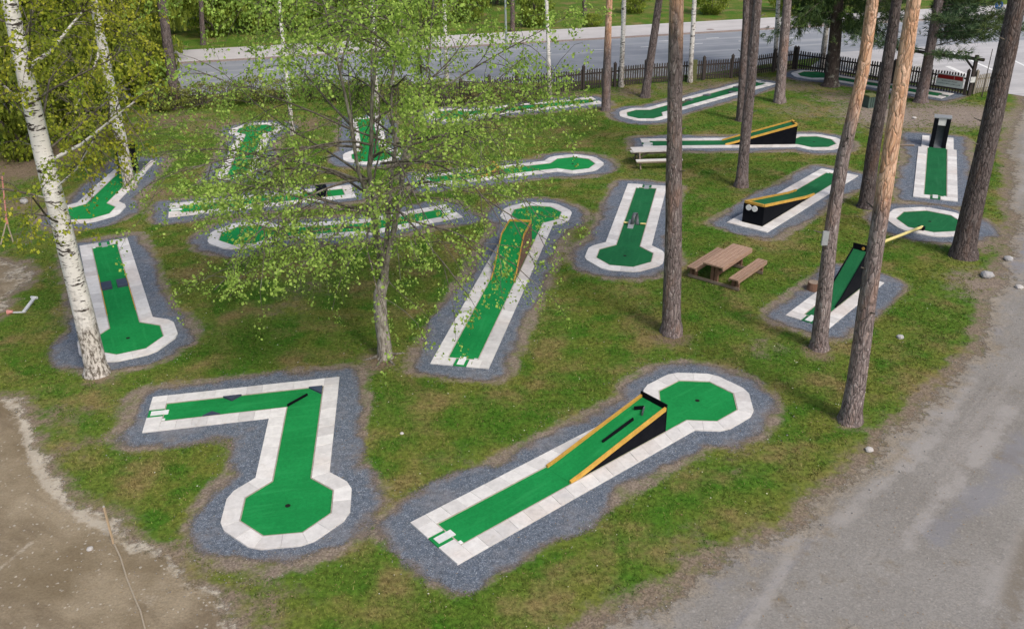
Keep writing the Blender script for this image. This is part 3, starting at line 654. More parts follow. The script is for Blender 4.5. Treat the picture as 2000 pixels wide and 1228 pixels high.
def near_lines(lines):
    L_ = [([G(p) for p in ln], wd, st) for ln, wd, st in lines]
    def f_(x, y):
        o_ = np.zeros(len(x))
        for P, wd, st in L_:
            d = np.full(len(x), 1e9)
            for a, b in zip(P[:-1], P[1:]): e = b-a; t = np.clip(((x-a[0])*e[0]+(y-a[1])*e[1])/(e@e), 0, 1); d = np.minimum(d, np.hypot(x-a[0]-e[0]*t, y-a[1]-e[1]*t))
            o_ = np.maximum(o_, st*np.exp(-(d/wd)**2))
        return o_
    return f_
# dirt lot, gravel road, side court (outlines traced on the ground)
DIRT = [G(p) for p in ((-260, 760), (0, 775), (48, 778), (62, 850), (86, 925), (150, 985), (232, 1012), (238, 1062), (320, 1085), (395, 1150), (470, 1215), (560, 1330), (-320, 1330))]
SAND = [G(p) for p in ((-200, 480), (0, 492), (48, 505), (72, 528), (52, 560), (20, 590), (0, 612), (-200, 640))]
ROADP = [G(p) for p in ((2075, 150), (1990, 188), (1968, 240), (1952, 330), (1965, 430), (1940, 540), (1872, 680), (1800, 760), (1742, 822), (1641, 905), (1556, 978), (1478, 1034), (1400, 1080), (1290, 1138), (1180, 1195), (1060, 1290), (2600, 1330), (2700, 300))]
def F_dirt(x, y): return poly_sdf(x, y, DIRT)-.15+.7*(fbm(x*.9, y*.9, 31, 4)-.5)
def F_sand(x, y): return poly_sdf(x, y, SAND)+1.6*(fbm(x*.9, y*.9, 33, 4)-.5)
def F_road(x, y): return poly_sdf(x, y, ROADP)+.9*(fbm(x*.7, y*.7, 35, 4)-.5)
sheet('bare_earth', F_dirt, (-16, 8.5, -3, 22), .10, .006, 'dirt', .8, extra={'crust': near_lines([(((20, 790), (45, 800), (55, 850), (75, 910), (105, 955), (140, 985), (165, 1010), (210, 1030)), .22, 1.0), (((150, 990), (200, 985), (235, 1005), (225, 1035)), .25, .9), (((0, 1110), (30, 1085), (60, 1060)), .08, .8), (((330, 1120), (300, 1160), (260, 1200)), .25, .5)])})
sheet('sand_patch', F_sand, (-24, 22, -14, 34), .12, .006, 'dirt', 1.5)
sheet('gravel_road', F_road, (0, 8.5, 42, 54), .14, .010, 'road', 1.6, extra={
    'pale': near_lines([(((1455, 1235), (1500, 1165), (1530, 1112), (1552, 1050), (1580, 990), (1640, 950), (1740, 880)), .20, 1), (((1640, 1020), (1700, 960), (1770, 905), (1835, 840), (1900, 740)), .26, .9), (((1770, 1065), (1815, 1005), (1860, 950), (1920, 880), (1970, 800)), .28, .9), (((1930, 1180), (1965, 1090), (2010, 990)), .25, .7), (((1745, 840), (1800, 838), (1830, 800)), .3, .8), (((1900, 700), (1950, 560), (1990, 380), (2020, 200)), .3, .7)]),
    'blue': near_lines([(((1820, 1045), (1900, 985), (1960, 920), (2010, 860)), .45, 1), (((1400, 1110), (1480, 1080), (1560, 1010)), .5, .9), (((1230, 1200), (1330, 1150), (1420, 1105)), .4, .8), (((1830, 800), (1880, 730), (1930, 640)), .5, .6)]),
    'brown': near_lines([(((1590, 990), (1650, 930), (1720, 880)), .55, 1), (((1960, 1228), (1985, 1120), (2000, 1040)), .35, .8), (((1500, 1150), (1600, 1050), (1700, 960)), .4, .5)])})
def lane_bed(k):
    pts = [];
    for b in LANES[k]:
        if b[0] == 'disc': pts += [b[1]+np.array([b[2], b[2]]), b[1]-np.array([b[2], b[2]])]
        else: pts += [b[1]+b[2]*b[3]+1.0, b[1]+b[2]*b[4]+1.0, b[1]+b[2]*b[3]-1.0, b[1]+b[2]*b[4]-1.0]
    pts = np.array(pts); lo = pts.min(0)-1.8; hi = pts.max(0)+1.8
    far = lo[1] > 34
    sheet('gravel_bed', lambda x, y: hole_sdf(x, y, k)-bed_edge(x, y, k), (lo[0], lo[1], hi[0], hi[1]), .16 if far else .11, .006+.0042*(k % 4), 'gravel', .75)
for k in range(len(LANES)): lane_bed(k)
# trees stand here (base pixel) - also used for litter round the trunks
BASES = [(190, 728), (255, 368), (345, 212), (570, 262), (752, 695), (735, 225), (1074, 192), (1183, 216), (1260, 190), (1312, 650), (1447, 364), (1522, 200), (1622, 166), (1600, 680), (1690, 404), (1660, 822), (1798, 198), (1880, 500)]
TB = [G(p) for p in BASES]
BARE = [((950, 205), 3, .55, .1), ((1100, 185), 3, .6, .1), ((1230, 180), 3, .6, .1), ((1330, 172), 3, .6, .1), ((1400, 168), 3, .6, .1), ((1490, 160), 3, .6, .15), ((1560, 170), 3, .6, .2), ((1640, 190), 3.5, .6, .3), ((100, 300), 4, .75, 0), ((30, 330), 4, .75, .1), ((200, 260), 4, .7, 0), ((430, 245), 3, .6, 0), ((600, 240), 3, .6, 0), ((800, 232), 3, .5, 0), ((1750, 225), 5.5, .75, .8), ((1880, 225), 4.5, .8, .8), ((1560, 215), 4.0, .5, .3), ((1940, 560), 2.4, .7, .5), ((1900, 470), 2.0, .7, .3), ((740, 705), 1.0, .75, 0), ((1130, 480), 1.6, .55, .2), ((1040, 560), 1.4, .5, .2), ((290, 380), 2.2, .6, 0), ((300, 300), 3, .45, .1),
        ((330, 235), 4, .6, 0), ((480, 165), 4, .5, 0), ((130, 810), 1.5, .5, 0), ((160, 870), 1.0, .5, 0), ((330, 1110), 1.6, .6, .1), ((480, 1190), 1.8, .55, .1), ((700, 1010), .8, .6, .2), ((450, 880), .7, .5, .2), ((1190, 480), 1.2, .5, .2), ((1500, 680), 1.3, .5, .2), ((1740, 870), 1.3, .6, .3), ((1690, 910), 1.2, .6, .3),
        ((600, 560), 2.0, .48, 0), ((560, 600), 1.8, .45, 0), ((1000, 250), 3.5, .42, 0), ((1250, 340), 1.6, .4, 0), ((900, 900), 1.4, .38, 0), ((1450, 900), 1.3, .4, 0), ((1330, 1050), 1.2, .42, 0), ((1700, 560), 1.6, .4, 0), ((120, 620), 1.0, .4, 0), ((1050, 260), 3, .3, 0), ((900, 270), 3, .35, 0), ((640, 265), 3, .4, 0), ((1420, 200), 3, .4, 0), ((60, 460), 1.8, .5, .1), ((20, 400), 2.5, .6, .1), ((1310, 660), .9, .7, 0), ((1600, 690), .8, .7, 0), ((200, 735), .9, .7, 0), ((1450, 370), 1.1, .5, 0)]
def bare_at(x, y):
    b = np.zeros(np.shape(x)); g = np.zeros(np.shape(x))
    for p, r, s, gr in BARE:
        c = G(p); f = s*np.exp(-(((x-c[0])**2+(y-c[1])**2)/(r*r))*1.2); g = np.maximum(g, gr*f/s); b = np.maximum(b, f)
    for c in TB: b = np.maximum(b, .62*np.exp(-((x-c[0])**2+(y-c[1])**2)/.55))
    d = hole_sdf(x, y); ring = np.where(d < .72, .62, np.exp(-((d-.72)/.24)**2)*.60); b = np.maximum(b, ring); g = np.maximum(g, ring*.75)
    r = np.minimum(np.minimum(F_road(x, y), F_dirt(x, y)), F_sand(x, y)); q = np.exp(-np.maximum(r, 0)/.5)*.62; b = np.maximum(b, q); g = np.maximum(g, .4*q)
    return b, g
x0, x1, y0, y1, st = -50., 52., 4., 92., .3
xs = np.arange(x0, x1+.01, st); ys = np.arange(y0, y1+.01, st); X, Y = np.meshgrid(xs, ys, indexing='ij'); nx, ny = X.shape
bb, gg = bare_at(X, Y); v = np.stack([X, Y, np.zeros_like(X)], -1).reshape(-1, 3)
i, j = np.meshgrid(np.arange(nx-1), np.arange(ny-1), indexing='ij'); q = (i*ny+j).ravel(); f = np.stack([q, q+ny, q+ny+1, q+1], 1)
skirt = np.array([[-400, -300, 0], [400, -300, 0], [400, 600, 0], [-400, 600, 0]]); n0 = len(v); cr = [0, (nx-1)*ny, nx*ny-1, ny-1]
v = np.concatenate([v, skirt]); f = np.concatenate([f, [[n0, n0+1, cr[1], cr[0]], [n0+1, n0+2, cr[2], cr[1]], [n0+2, n0+3, cr[3], cr[2]], [n0+3, n0, cr[0], cr[3]]]])
lawn = mesh_np('lawn', v, f, 'lawn'); tag(lawn, kind='structure')
for nm, arr in (('bare', bb), ('grey', gg)):
    at = lawn.data.attributes.new(nm, 'FLOAT', 'POINT'); at.data.foreach_set('value', np.concatenate([arr.ravel(), np.zeros(4)]).astype(np.float32))
# main road, pavement, kerb, paint
RD = unit(np.array([.974, .226])); RN = np.array([-RD[1], RD[0]]); RO = np.array([-8.81, 58.87])
def strip(name, t0, t1, n0, n1, z, mat, kind='structure', h=None):
    P = [RO+RD*t0+RN*n0, RO+RD*t1+RN*n0, RO+RD*t1+RN*n1, RO+RD*t0+RN*n1]
    m_ = MB()
    if h: m_.prism([tuple(p) for p in P], z, z+h)
    else: m_.add([(*p, z) for p in P], [(0, 1, 2, 3)])
    return tag(m_.obj(name, mat), kind=kind)
tag(MB().add([(*p, .012) for p in (RO-RD*300, RO, G((930, 166)), G((1083, 162)), G((1369, 145)), G((1530, 121)), RO+RD*36, RO+RD*300, RO+RD*300+RN*10.6, RO-RD*300+RN*10.6)], [tuple(range(10))]).obj('main_road', 'asphalt'), kind='structure')
strip('kerb', -300, 300, 10.6, 10.75, 0, 'kerb', h=.13)
strip('pavement', -300, 300, 10.75, 15.6, .11, 'walk', h=.012)
def dash(t, n, ln=1.0, wd=.11, z=.017): return strip('lane_marking', t, t+ln, n-wd/2, n+wd/2, z, 'paint')
ts = float((G((1051, 105))-RO)@RD); tn = float((G((1051, 105))-RO)@RN)
for k in range(-14, 9): dash(ts+4*k, tn, 1.05)
for k in range(2, 9): dash(ts+2.2+4*k, tn+1.9, 1.05)
strip('lane_marking', -60, 3, .12, .24, .017, 'paint')
# side street court at the entrance
_a, _b = G((1549, 135)), G((1888, 187)); _d = unit(_b-_a); _n = np.array([-_d[1], _d[0]]); _n = _n if _n[0] > 0 else -_n
COURT = [_a+_n*1.2+_d*.5, _b+_n*1.2, G((1905, 172)), G((1958, 182)), G((2040, 195)), G((2200, 265)), RO+RD*200-RN*60, RO+RD*200+RN*.3, RO+RD*33+RN*.3]
tag(MB().add([(*p, .0145) for p in COURT], [tuple(range(len(COURT)))]).obj('side_street', 'court'), kind='structure')
for a, b, wd in (((1858, 102), (1945, 140), .22), ((1978, 118), (2060, 158), .18), ((1850, 130), (1890, 148), .35)):
    a = G(a); b = G(b); d = unit(b-a); nn = np.array([-d[1], d[0]])*wd/2
    tag(MB().add([(*p, .019) for p in (a-nn, b-nn, b+nn, a+nn)], [(0, 1, 2, 3)]).obj('lane_marking', 'paint'), kind='structure')
# ------------------------------------------------------------------ trees
def leaf_quads(c, a, l, wd, nr):
    n = len(c); a = a/np.linalg.norm(a, axis=1)[:, None]; r = nr.normal(size=(n, 3)); w_ = np.cross(a, r); w_ /= np.linalg.norm(w_, axis=1)[:, None]+1e-9
    l = np.asarray(l)[:, None] if np.ndim(l) else l; k = wd*.5
    v = np.stack([c-a*l*.5, c+w_*l*k-a*l*.06, c+a*l*.5, c-w_*l*k-a*l*.06], 1).reshape(-1, 3)
    return v, np.arange(4*n).reshape(-1, 4)
def needle_tufts(c, a, l, nr, per=9, spread=.7, wd=.07):
    n = len(c); a = a/np.linalg.norm(a, axis=1)[:, None]; cc = np.repeat(c, per, 0); aa = np.repeat(a, per, 0)
    d = aa+nr.normal(size=cc.shape)*spread; d /= np.linalg.norm(d, axis=1)[:, None]; L = (l*nr.uniform(.7, 1.2, len(cc)))[:, None]
    w_ = np.cross(d, nr.normal(size=d.shape)); w_ /= np.linalg.norm(w_, axis=1)[:, None]
    cc = cc+nr.normal(size=cc.shape)*l*.15
    v = np.stack([cc-w_*L*wd, cc+w_*L*wd, cc+d*L], 1).reshape(-1, 3)
    return v, np.arange(3*len(cc)).reshape(-1, 3)
def grow(nb, tips, p, d, L, r, lev, P, nr):
    """one limb: a bent tapering tube, its side shoots, and at the last level the leaf spots"""
    n = P['seg'][lev]; pts = [np.array(p, float)]; d = unit(d)
    for i in range(n):
        d = unit(d+nr.normal(size=3)*P['wob'][lev]+np.array([0, 0, P['grav'][lev]])/n); pts.append(pts[-1]+d*L/n)
    pts = np.array(pts); rad = np.linspace(r, r*P['tap'][lev], n+1)
    if r > .0045: nb.add(*tube_arr(pts, rad, P['sides'][lev]))
    if lev == P['last']:
        for k in range(P['leaves']):
            t = nr.uniform(.1, 1.0)*n; i = min(int(t), n-1); c = pts[i]+(pts[i+1]-pts[i])*(t-i)
            tips.append((c+nr.normal(size=3)*P['scat'], d+nr.normal(size=3)*.8+np.array([0, 0, -.3])))
        return
    for k in range(P['kids'][lev]):
        t = (P['from'][lev]+(1-P['from'][lev])*(k+nr.uniform(.2, .8))/P['kids'][lev])*n; i = min(int(t), n-1); c = pts[i]+(pts[i+1]-pts[i])*(t-i); dd = unit(pts[i+1]-pts[i])
        s = np.cross(dd, nr.normal(size=3)); s = unit(s); a = nr.uniform(*P['ang'][lev])
        grow(nb, tips, c, dd*math.cos(a)+s*math.sin(a)+np.array([0, 0, P['lift'][lev]]), L*P['ratio'][lev]*nr.uniform(.7, 1.15)*(1-.4*(t/n-.3)), max(r*.5*(1-.5*t/n), .004), lev+1, P, nr)
def trunk_path(bp, tp, H, seed, amp=.05, via=()):
    b = G(bp); T = GY(tp, b[1]); k = (T[0]-b[0])/T[2]                          # lean seen in the picture
    n = 16; z = np.linspace(0, H, n); nr = np.random.RandomState(seed)
    x = k*z+amp*np.sin(z*.55+seed)*(z/H); y = amp*1.5*np.sin(z*.45+seed*2)*(z/H)
    if via:                                                        # bends traced on the photograph
        w_ = np.array([[0, 0, 0]]+[GY(p, b[1])-np.array([b[0], b[1], 0]) for p in via]+[T-np.array([b[0], b[1], 0])]); k2 = (w_[-1][0]-w_[-2][0])/(w_[-1][2]-w_[-2][2])
        x = np.where(z <= w_[-1][2], np.interp(z, w_[:, 2], w_[:, 0]), w_[-1][0]+(z-w_[-1][2])*k2)
    x[0] = y[0] = 0
    return b, np.stack([x, y, z], 1)
def tree_root(name, label, cat, b, group=None): return thing(name, label, cat, (b[0], b[1], 0), 0, group)
def make_trunk(root, P, wpx, mat, seed, H, flare=1.35, top=.35, oz=99, dark=0.0, sides=14):
    b = root.location; dist = math.sqrt(b.y**2+b.x**2+CH**2); r = wpx*dist/FPX/2
    z = P[:, 2]; rad = r*(1-(1-top)*(z/H)**.9)*(1+(flare-1)*np.exp(-z/.28)); P = P.copy()
    P = np.concatenate([[P[0]+(0, 0, -.15)], [P[0]], [P[0]+(P[1]-P[0])*.12], [P[0]+(P[1]-P[0])*.3], P[1:]]); rad = np.concatenate([[rad[0]*1.05], [rad[0]], np.interp([P[2][2], P[3][2]], z, r*(1-(1-top)*(z/H)**.9))*np.array([1.18, 1.05]), rad[1:]])
    v, f = tube_arr(P, rad, sides, .22, seed); o = mesh_np('trunk', v, f, mat, root, True); o['orange_z'] = float(oz); o['dark'] = float(dark)
    return o, r
_pc = {}
def pine_crown(root, top, H0, seed, var):
    key = var % 3
    if key not in _pc:
        nr = np.random.RandomState(70+key); nb = NB(); cs = []; ds = []
        for k in range(20):
            z = nr.uniform(0, 5.5); a = nr.uniform(0, 6.28); ln = (2.7-.34*z)*nr.uniform(.6, 1.1); d = np.array([math.cos(a), math.sin(a), .25])
            pts = np.array([[0, 0, z], *[np.array([0, 0, z])+d*ln*t+np.array([0, 0, .25*t*t]) for t in (.35, .7, 1)]]); nb.add(*tube_arr(pts, [.06, .045, .03, .012], 4))
            for q in range(26): t = nr.uniform(.35, 1.05); cs.append(np.array([0, 0, z])+d*ln*t+nr.normal(size=3)*.32); ds.append(d+nr.normal(size=3)*.6+np.array([0, 0, .5]))
        v, f = needle_tufts(np.array(cs), np.array(ds), .34, nr, 9, .8, .05)
        _pc[key] = (nb.obj('branches', 'pine', None), mesh_np('crown', v, f, 'needle'))
        for o in _pc[key]: o['first'] = 1
    for src in _pc[key]:
        o = src
        if src.get('first'): del src['first']
        else: o = src.copy(); COL.objects.link(o)
        o.parent = root; o.location = (top[0], top[1], H0); o['kind'] = 'stuff' if 'crown' in o.name else ''
        if 'crown' not in o.name: del o['kind']; o['orange_z'] = -50.0
        sc_ = 1.0; o.rotation_euler = (0, 0, seed*1.7)
PINES = [  # base, top pixel, width px, label, orange from height, dark, full height
 ((1312, 650), (1322, 0), 36, 'thick straight grey-brown pine standing alone in the middle of the lawn', 8.5, .15, 18),
 ((1660, 822), (1785, 0), 36, 'nearest pine, speckled grey below and pale orange above, by the gravel road', 5.6, 0, 17),
 ((1600, 680), (1704, 0), 29, 'orange-topped pine standing in front of the black jump ramp', 6.6, 0, 17),
 ((1690, 404), (1750, 0), 26, 'slim dark grey pine between the two orange-barked pines', 30, .85, 17),
 ((1880, 500), (1988, 0), 40, 'thick dark pine at the edge of the gravel road, beside the round green', 10.5, .8, 18),
 ((1447, 364), (1481, 0), 22, 'grey lichen-covered pine between the box ramp and the side-on ramp', 10, .25, 17),
 ((1522, 200), (1538, 0), 19, 'greenish grey pine at the start of the plate hole', 30, .05, 18),
 ((1455, 152), (1467, 0), 13, 'slim black-looking pine at the fence behind the lichen-covered pine', 30, .75, 16),
 ((1260, 190), (1288, 0), 17, 'dark leaning pine near the fence left of the big grey pine', 30, .5, 16),
 ((1183, 216), (1190, 0), 16, 'pine with dark lower trunk and bright orange upper bark by the fence', 3.9, .35, 17),
 ((345, 212), (315, 0), 20, 'dark pine at the left end of the road, reddish higher up', 8.5, .6, 17),
 ((1446, 236), (1458, 0), 15, 'dark pine trunk half hidden behind the lichen-covered pine', 30, .6, 16),
]
for k, (bp, tp, wp, lb, oz, dk, H) in enumerate(PINES):
    b, P = trunk_path(bp, tp, H, k+1, via=((1624, 440), (1647, 308), (1685, 144)) if k == 2 else ()); root = tree_root('pine_tree', lb, 'tree', b, 'pines among the holes')
    tr, r = make_trunk(root, P, wp, 'pine', k+3, H, 1.3, .3, oz, dk)
    if k == 2: T18 = (b, P, r)
    nrs = np.random.RandomState(k+500)
    for q_ in range(4):
        z_ = nrs.uniform(3.0, 8.5); a_ = nrs.uniform(0, 6.28); d_ = np.array([math.cos(a_), math.sin(a_), .35]); c_ = np.array([np.interp(z_, P[:, 2], P[:, 0]), np.interp(z_, P[:, 2], P[:, 1]), z_]); rr = r*(1-.7*(z_/H)**.9)
        MB().cyl(c_+d_*rr*.6, c_+d_*(rr+nrs.uniform(.08, .30)), .028, .012, 6).obj('branch_stub', 'twig', root)
    pine_crown(root, P[11], P[11][2], k, k)
# one stub branch on the orange-topped fence pine
# birches ---------------------------------------------------------------
def birch(bp, tp, wp, lb, H, seed, limbs=(), crown=None, nlimb=10, z0=.4, Ls=2.6, leaves=9, group='birches around the lawn', leafmat='leaf_birch', lsize=.075, flare=1.25):
    b, P = trunk_path(bp, tp, H, seed, .06); root = tree_root('birch_tree', lb, 'tree', b, group); make_trunk(root, P, wp, 'birch', seed, H, flare, .45)
    nr = np.random.RandomState(seed+100); nb = NB(); tips = []
    Pm = dict(seg=[6, 5, 3], wob=[.10, .16, .2], grav=[-.25, -.7, -1.0], tap=[.25, .4, .5], sides=[6, 4, 3], kids=[8, 6], ratio=[.45, .5], ang=[(.5, 1.0), (.5, 1.1)], lift=[.05, -.05], last=2, leaves=leaves, scat=.07)
    Pm['from'] = [.2, .15]
    for pts, r in limbs:                                            # limbs traced on the photograph, at the trunk's own distance
        W = np.array([GY(p, b[1]+dy)-np.array([b[0], b[1], 0]) for *p, dy in pts]); W[0] = [np.interp(W[0][2], P[:, 2], P[:, 0]), np.interp(W[0][2], P[:, 2], P[:, 1]), W[0][2]]
        v, f = tube_arr(W, np.linspace(r, r*.4, len(W)), 7); mesh_np('limb', v, f, 'birch', root, True)
        for q in range(10 if nlimb else 0):
            t = nr.uniform(.3, 1)*(len(W)-1); i = min(int(t), len(W)-2); c = W[i]+(W[i+1]-W[i])*(t-i); grow(nb, tips, c, nr.normal(size=3)*.7+unit(W[i+1]-W[i]), 1.1, .018, 1, Pm, nr)
    for k in range(nlimb):
        z = H*(z0+(1-z0)*(k+.5)/nlimb); c = np.array([np.interp(z, P[:, 2], P[:, 0]), np.interp(z, P[:, 2], P[:, 1]), z]); a = nr.uniform(0, 6.28)
        grow(nb, tips, c, (math.cos(a), math.sin(a), .7), Ls*(1.15-.6*(k/max(nlimb, 1))), .035, 0, Pm, nr)
    if nb.n: nb.obj('branches', 'twig', root)
    if tips:
        c = np.array([t[0] for t in tips]); d = np.array([t[1] for t in tips]); v, f = leaf_quads(c, d, nr.uniform(.7, 1.25, len(c))*lsize, .8, nr); tag(mesh_np('crown', v, f, leafmat, root), kind='stuff')
    return root
birch((190, 728), (22, 20), 38, 'large leaning birch with white bark on the far left, nearest of the birches', 14, 1,
      [([(112, 318, 0), (160, 282, -.2), (212, 240, -.5), (262, 200, -.8)], .055), ([(66, 136, 0), (100, 100, .2), (135, 55, .3), (160, 25, .4)], .055), ([(52, 206, 0), (25, 182, -.3), (-15, 150, -.6)], .05), ([(125, 372, 0), (150, 330, -.5), (185, 270, -1.0)], .03)],
      nlimb=16, z0=.30, Ls=3.2, leaves=10, lsize=.09)
birch((255, 368), (183, 0), 21, 'second birch from the left, beside the black tower hole', 15, 2,
      [([(205, 75, 0), (190, 115, -.2), (172, 160, -.4), (145, 215, -.6)], .06), ([(196, 50, 0), (212, 20, .2), (222, -10, .3)], .06)], nlimb=20, z0=.18, Ls=4.0, leaves=10, lsize=.11)
birch((572, 264), (545, 10), 8.5, 'thin birch left of the leafy tree, with black-marked white bark', 13, 3, nlimb=6, z0=.45, Ls=2.2, leaves=4, lsize=.10, leafmat='leaf_lime')
birch((737, 226), (728, 40), 9.5, 'slim birch trunk showing through the middle of the leafy crown', 14, 4, nlimb=6, z0=.5, Ls=2.4, leaves=4, lsize=.10, leafmat='leaf_lime')
birch((873, 158), (867, 0), 8, 'thin birch by the roadside right of the leafy crown', 13, 5, nlimb=5, z0=.6, Ls=2.2, leaves=3, lsize=.10, leafmat='leaf_lime')
birch((1074, 192), (1067, 0), 8.5, 'slim grey-white birch at the fence left of the orange-topped pine', 13, 6, nlimb=5, z0=.6, Ls=2.2, leaves=3, lsize=.10, leafmat='leaf_lime')
birch((1213, 170), (1219, 0), 10, 'white birch with black marks just right of the orange-topped fence pine', 13, 7, nlimb=5, z0=.6, Ls=2.2, leaves=3, lsize=.10, leafmat='leaf_lime', flare=1.1)
birch((1347, 161), (1357, 0), 9.5, 'white birch at the fence just right of the big grey pine', 13, 8, nlimb=5, z0=.6, Ls=2.2, leaves=3, lsize=.10, leafmat='leaf_lime', flare=1.1)
birch((1513, 137), (1521, 0), 8.5, 'birch with black bark patches behind the fence corner', 13, 9, nlimb=5, z0=.6, Ls=2.2, leaves=3, lsize=.10, leafmat='leaf_lime')
birch((1604, 136), (1622, 0), 9.5, 'dark-marked birch leaning against the left side of the spruce trunk', 13, 10, nlimb=4, z0=.7, Ls=2.0, leaves=3, lsize=.10, leafmat='leaf_lime')
# the leafy tree in the middle ------------------------------------------
b = G((752, 697)); root = tree_root('leafy_tree', 'multi-stemmed tree with fresh light green leaves in the middle of the lawn', 'tree', b)
fk = GY((750, 545), b[1]); HF = fk[2]; base = np.array([b[0], b[1], 0])
P = np.array([[0, 0, 0], [.01, 0, .5], [-.02, 0, 1.2], [.0, 0, 2.0], [fk[0]-b[0], 0, HF]]); dist = math.sqrt(b[1]**2+b[0]**2+CH**2)
Pf = np.stack([np.interp(np.linspace(0, HF, 12), P[:, 2], P[:, i]) for i in range(3)], 1); make_trunk(root, Pf, 25, 'greybark', 40, HF, 1.35, .88)
for a, r in ((0.4, .05), (2.0, .05), (3.4, .06), (4.4, .055), (5.3, .05)):
    d = np.array([math.cos(a), math.sin(a), 0]); v, f = tube_arr([d*.10+(0, 0, .10), d*.32+(0, 0, .03), d*.55+(0, 0, -.01), d*.8+(0, 0, -.05)], [r*1.1, r*.8, r*.55, r*.3], 6); mesh_np('root', v, f, 'stem', root, True)
nr = np.random.RandomState(12); nb = NB(); tips = []
Pm = dict(seg=[7, 5, 4], wob=[.10, .15, .2], grav=[-.15, -.75, -1.1], tap=[.25, .35, .5], sides=[6, 4, 3], kids=[9, 7], ratio=[.50, .46], ang=[(.45, .95), (.5, 1.2)], lift=[.06, -.05], last=2, leaves=19, scat=.06); Pm['from'] = [.22, .12]
stems = [([(750, 545), (729, 405), (722, 340), (732, 180), (738, 20), (744, -120)], .115), ([(753, 548), (781, 383), (790, 300), (812, 245), (838, 120), (850, -60)], .105), ([(748, 560), (742, 470), (700, 350), (668, 143), (638, 40), (620, -60)], .085), ([(752, 545), (756, 430), (770, 300), (765, 150), (790, 0), (795, -80)], .09)]
dys = (.0, .3, -.5, .9)
for (pp, r), dyy in zip(stems, dys):
    W = np.array([GY(p, b[1]+dyy*min(1, i/2))-base for i, p in enumerate(pp)]); W[0] = [fk[0]-b[0], 0, HF-.15]; n = 18
    tt = np.linspace(0, len(W)-1, n); Wf = np.stack([np.interp(tt, np.arange(len(W)), W[:, i]) for i in range(3)], 1); Wf[1:-1] += nr.normal(size=(n-2, 3))*.03
    v, f = tube_arr(Wf, np.linspace(r*.9, .014, n)*np.linspace(1, .75, n), 8, .15, 5); mesh_np('stem', v, f, 'stem', root, True)
    for k in range(13):
        t = .12+.86*((k+nr.uniform(0, 1))/13)**.85; i = t*(n-1); c = np.array([np.interp(i, np.arange(n), Wf[:, q]) for q in range(3)]); a = nr.uniform(0, 6.28); up = .25+.5*t
        LL = (5.2-2.2*max(0, t-.4))*nr.uniform(.75, 1.1)*(1-.14*math.cos(a))
        grow(nb, tips, c, (math.cos(a), math.sin(a), up), LL, .038*(1.15-t*.6), 0, Pm, nr)
Pl = dict(Pm); Pl['grav'] = [-1.0, -.9, -1.2]; Pl['kids'] = [5, 5]
for a, z, LL in ((3.6, 4.0, 4.6), (4.2, 4.6, 4.4), (4.7, 4.2, 4.8), (5.2, 4.8, 4.6), (5.8, 4.2, 4.4), (6.2, 5.0, 4.8), (2.9, 5.2, 5.2), (.3, 5.6, 4.6), (3.3, 6.2, 5.4), (4.9, 6.0, 4.6), (5.6, 5.8, 5.0), (3.9, 5.4, 5.0)):
    grow(nb, tips, np.array([fk[0]-b[0]+.25*math.cos(a), .25*math.sin(a), z]), (math.cos(a), math.sin(a), .45), LL, .036, 0, Pl, nr)
nb.obj('branches', 'twig', root); c = np.array([t[0] for t in tips]); d = np.array([t[1] for t in tips])
keep = (c[:, 2] > 1.6); c = c[keep]; d = d[keep]
v, f = leaf_quads(c, d, nr.uniform(.45, 1.35, len(c))*.076, .8, nr); tag(mesh_np('crown', v, f, 'leaf_lime', root), kind='stuff'); print('leafy tree leaves', len(c))
# spruce and the two low-branched pines at the entrance ------------------
def conifer(name, bp, tp, wp, lb, H, seed, z0, rad, mat, bark, oz=99, dark=0., n=60, tl=.3, dense=30, droop=-.5, side=None, group=None, per=10, zt=None):
    b, P = trunk_path(bp, tp, H, seed, .03); root = tree_root(name, lb, 'tree', b, group); make_trunk(root, P, wp, bark, seed, H, 1.45, .3, oz, dark)
    nr = np.random.RandomState(seed+300); nb = NB(); cs = []; ds = []
    for k in range(n):
        t = (k+.5)/n; z = z0+(H-z0)*t; a = nr.uniform(0, 6.28) if side is None or nr.rand() > .6 else nr.normal(side, .5)
        ln = (rad*(1-t)**.7+.3)*nr.uniform(.55, 1.1); c = np.array([np.interp(z, P[:, 2], P[:, 0]), np.interp(z, P[:, 2], P[:, 1]), z]); d = np.array([math.cos(a), math.sin(a), .12]); tt = np.linspace(0, 1, 6)
        pts = c+d*ln*tt[:, None]+np.array([0, 0, 1.])*(droop*ln*.45*tt[:, None]**1.6); nb.add(*tube_arr(pts, np.linspace(.035, .008, 6), 4))
        for q in range(int(dense*ln/2)):
            s = nr.uniform(.22, 1.0); i = min(int(s*5), 4); e = pts[i]+(pts[i+1]-pts[i])*(s*5-i); w_ = .30*ln*s*.5+.1; off = nr.normal(size=3)*np.array([w_, w_, .1]); off[2] -= abs(nr.normal())*.22*(1 if droop < 0 else 0)
            cs.append(e+off); ds.append(d*.5+off*1.2+nr.normal(size=3)*.25+np.array([0, 0, droop*1.0]))
    nb.obj('branches', 'twig', root); v, f = needle_tufts(np.array(cs), np.array(ds), tl, nr, per, .55, .055); tag(mesh_np('crown', v, f, mat, root), kind='stuff')
conifer('spruce_tree', (1622, 168), (1637, 0), 25, 'thick-trunked dark spruce with drooping boughs near the back fence', 17, 31, 3.9, 3.4, 'needle2', 'spruce_bark', n=90, dense=70, droop=-1.0, tl=.34, per=12)
conifer('pine_tree', (1798, 199), (1834, 0), 20, 'entrance pine with low dark green branches in front of the fence sign', 15, 32, 2.6, 4.1, 'needle', 'pine', 30, .3, n=64, tl=.32, dense=60, droop=.12, side=-.2, per=11)
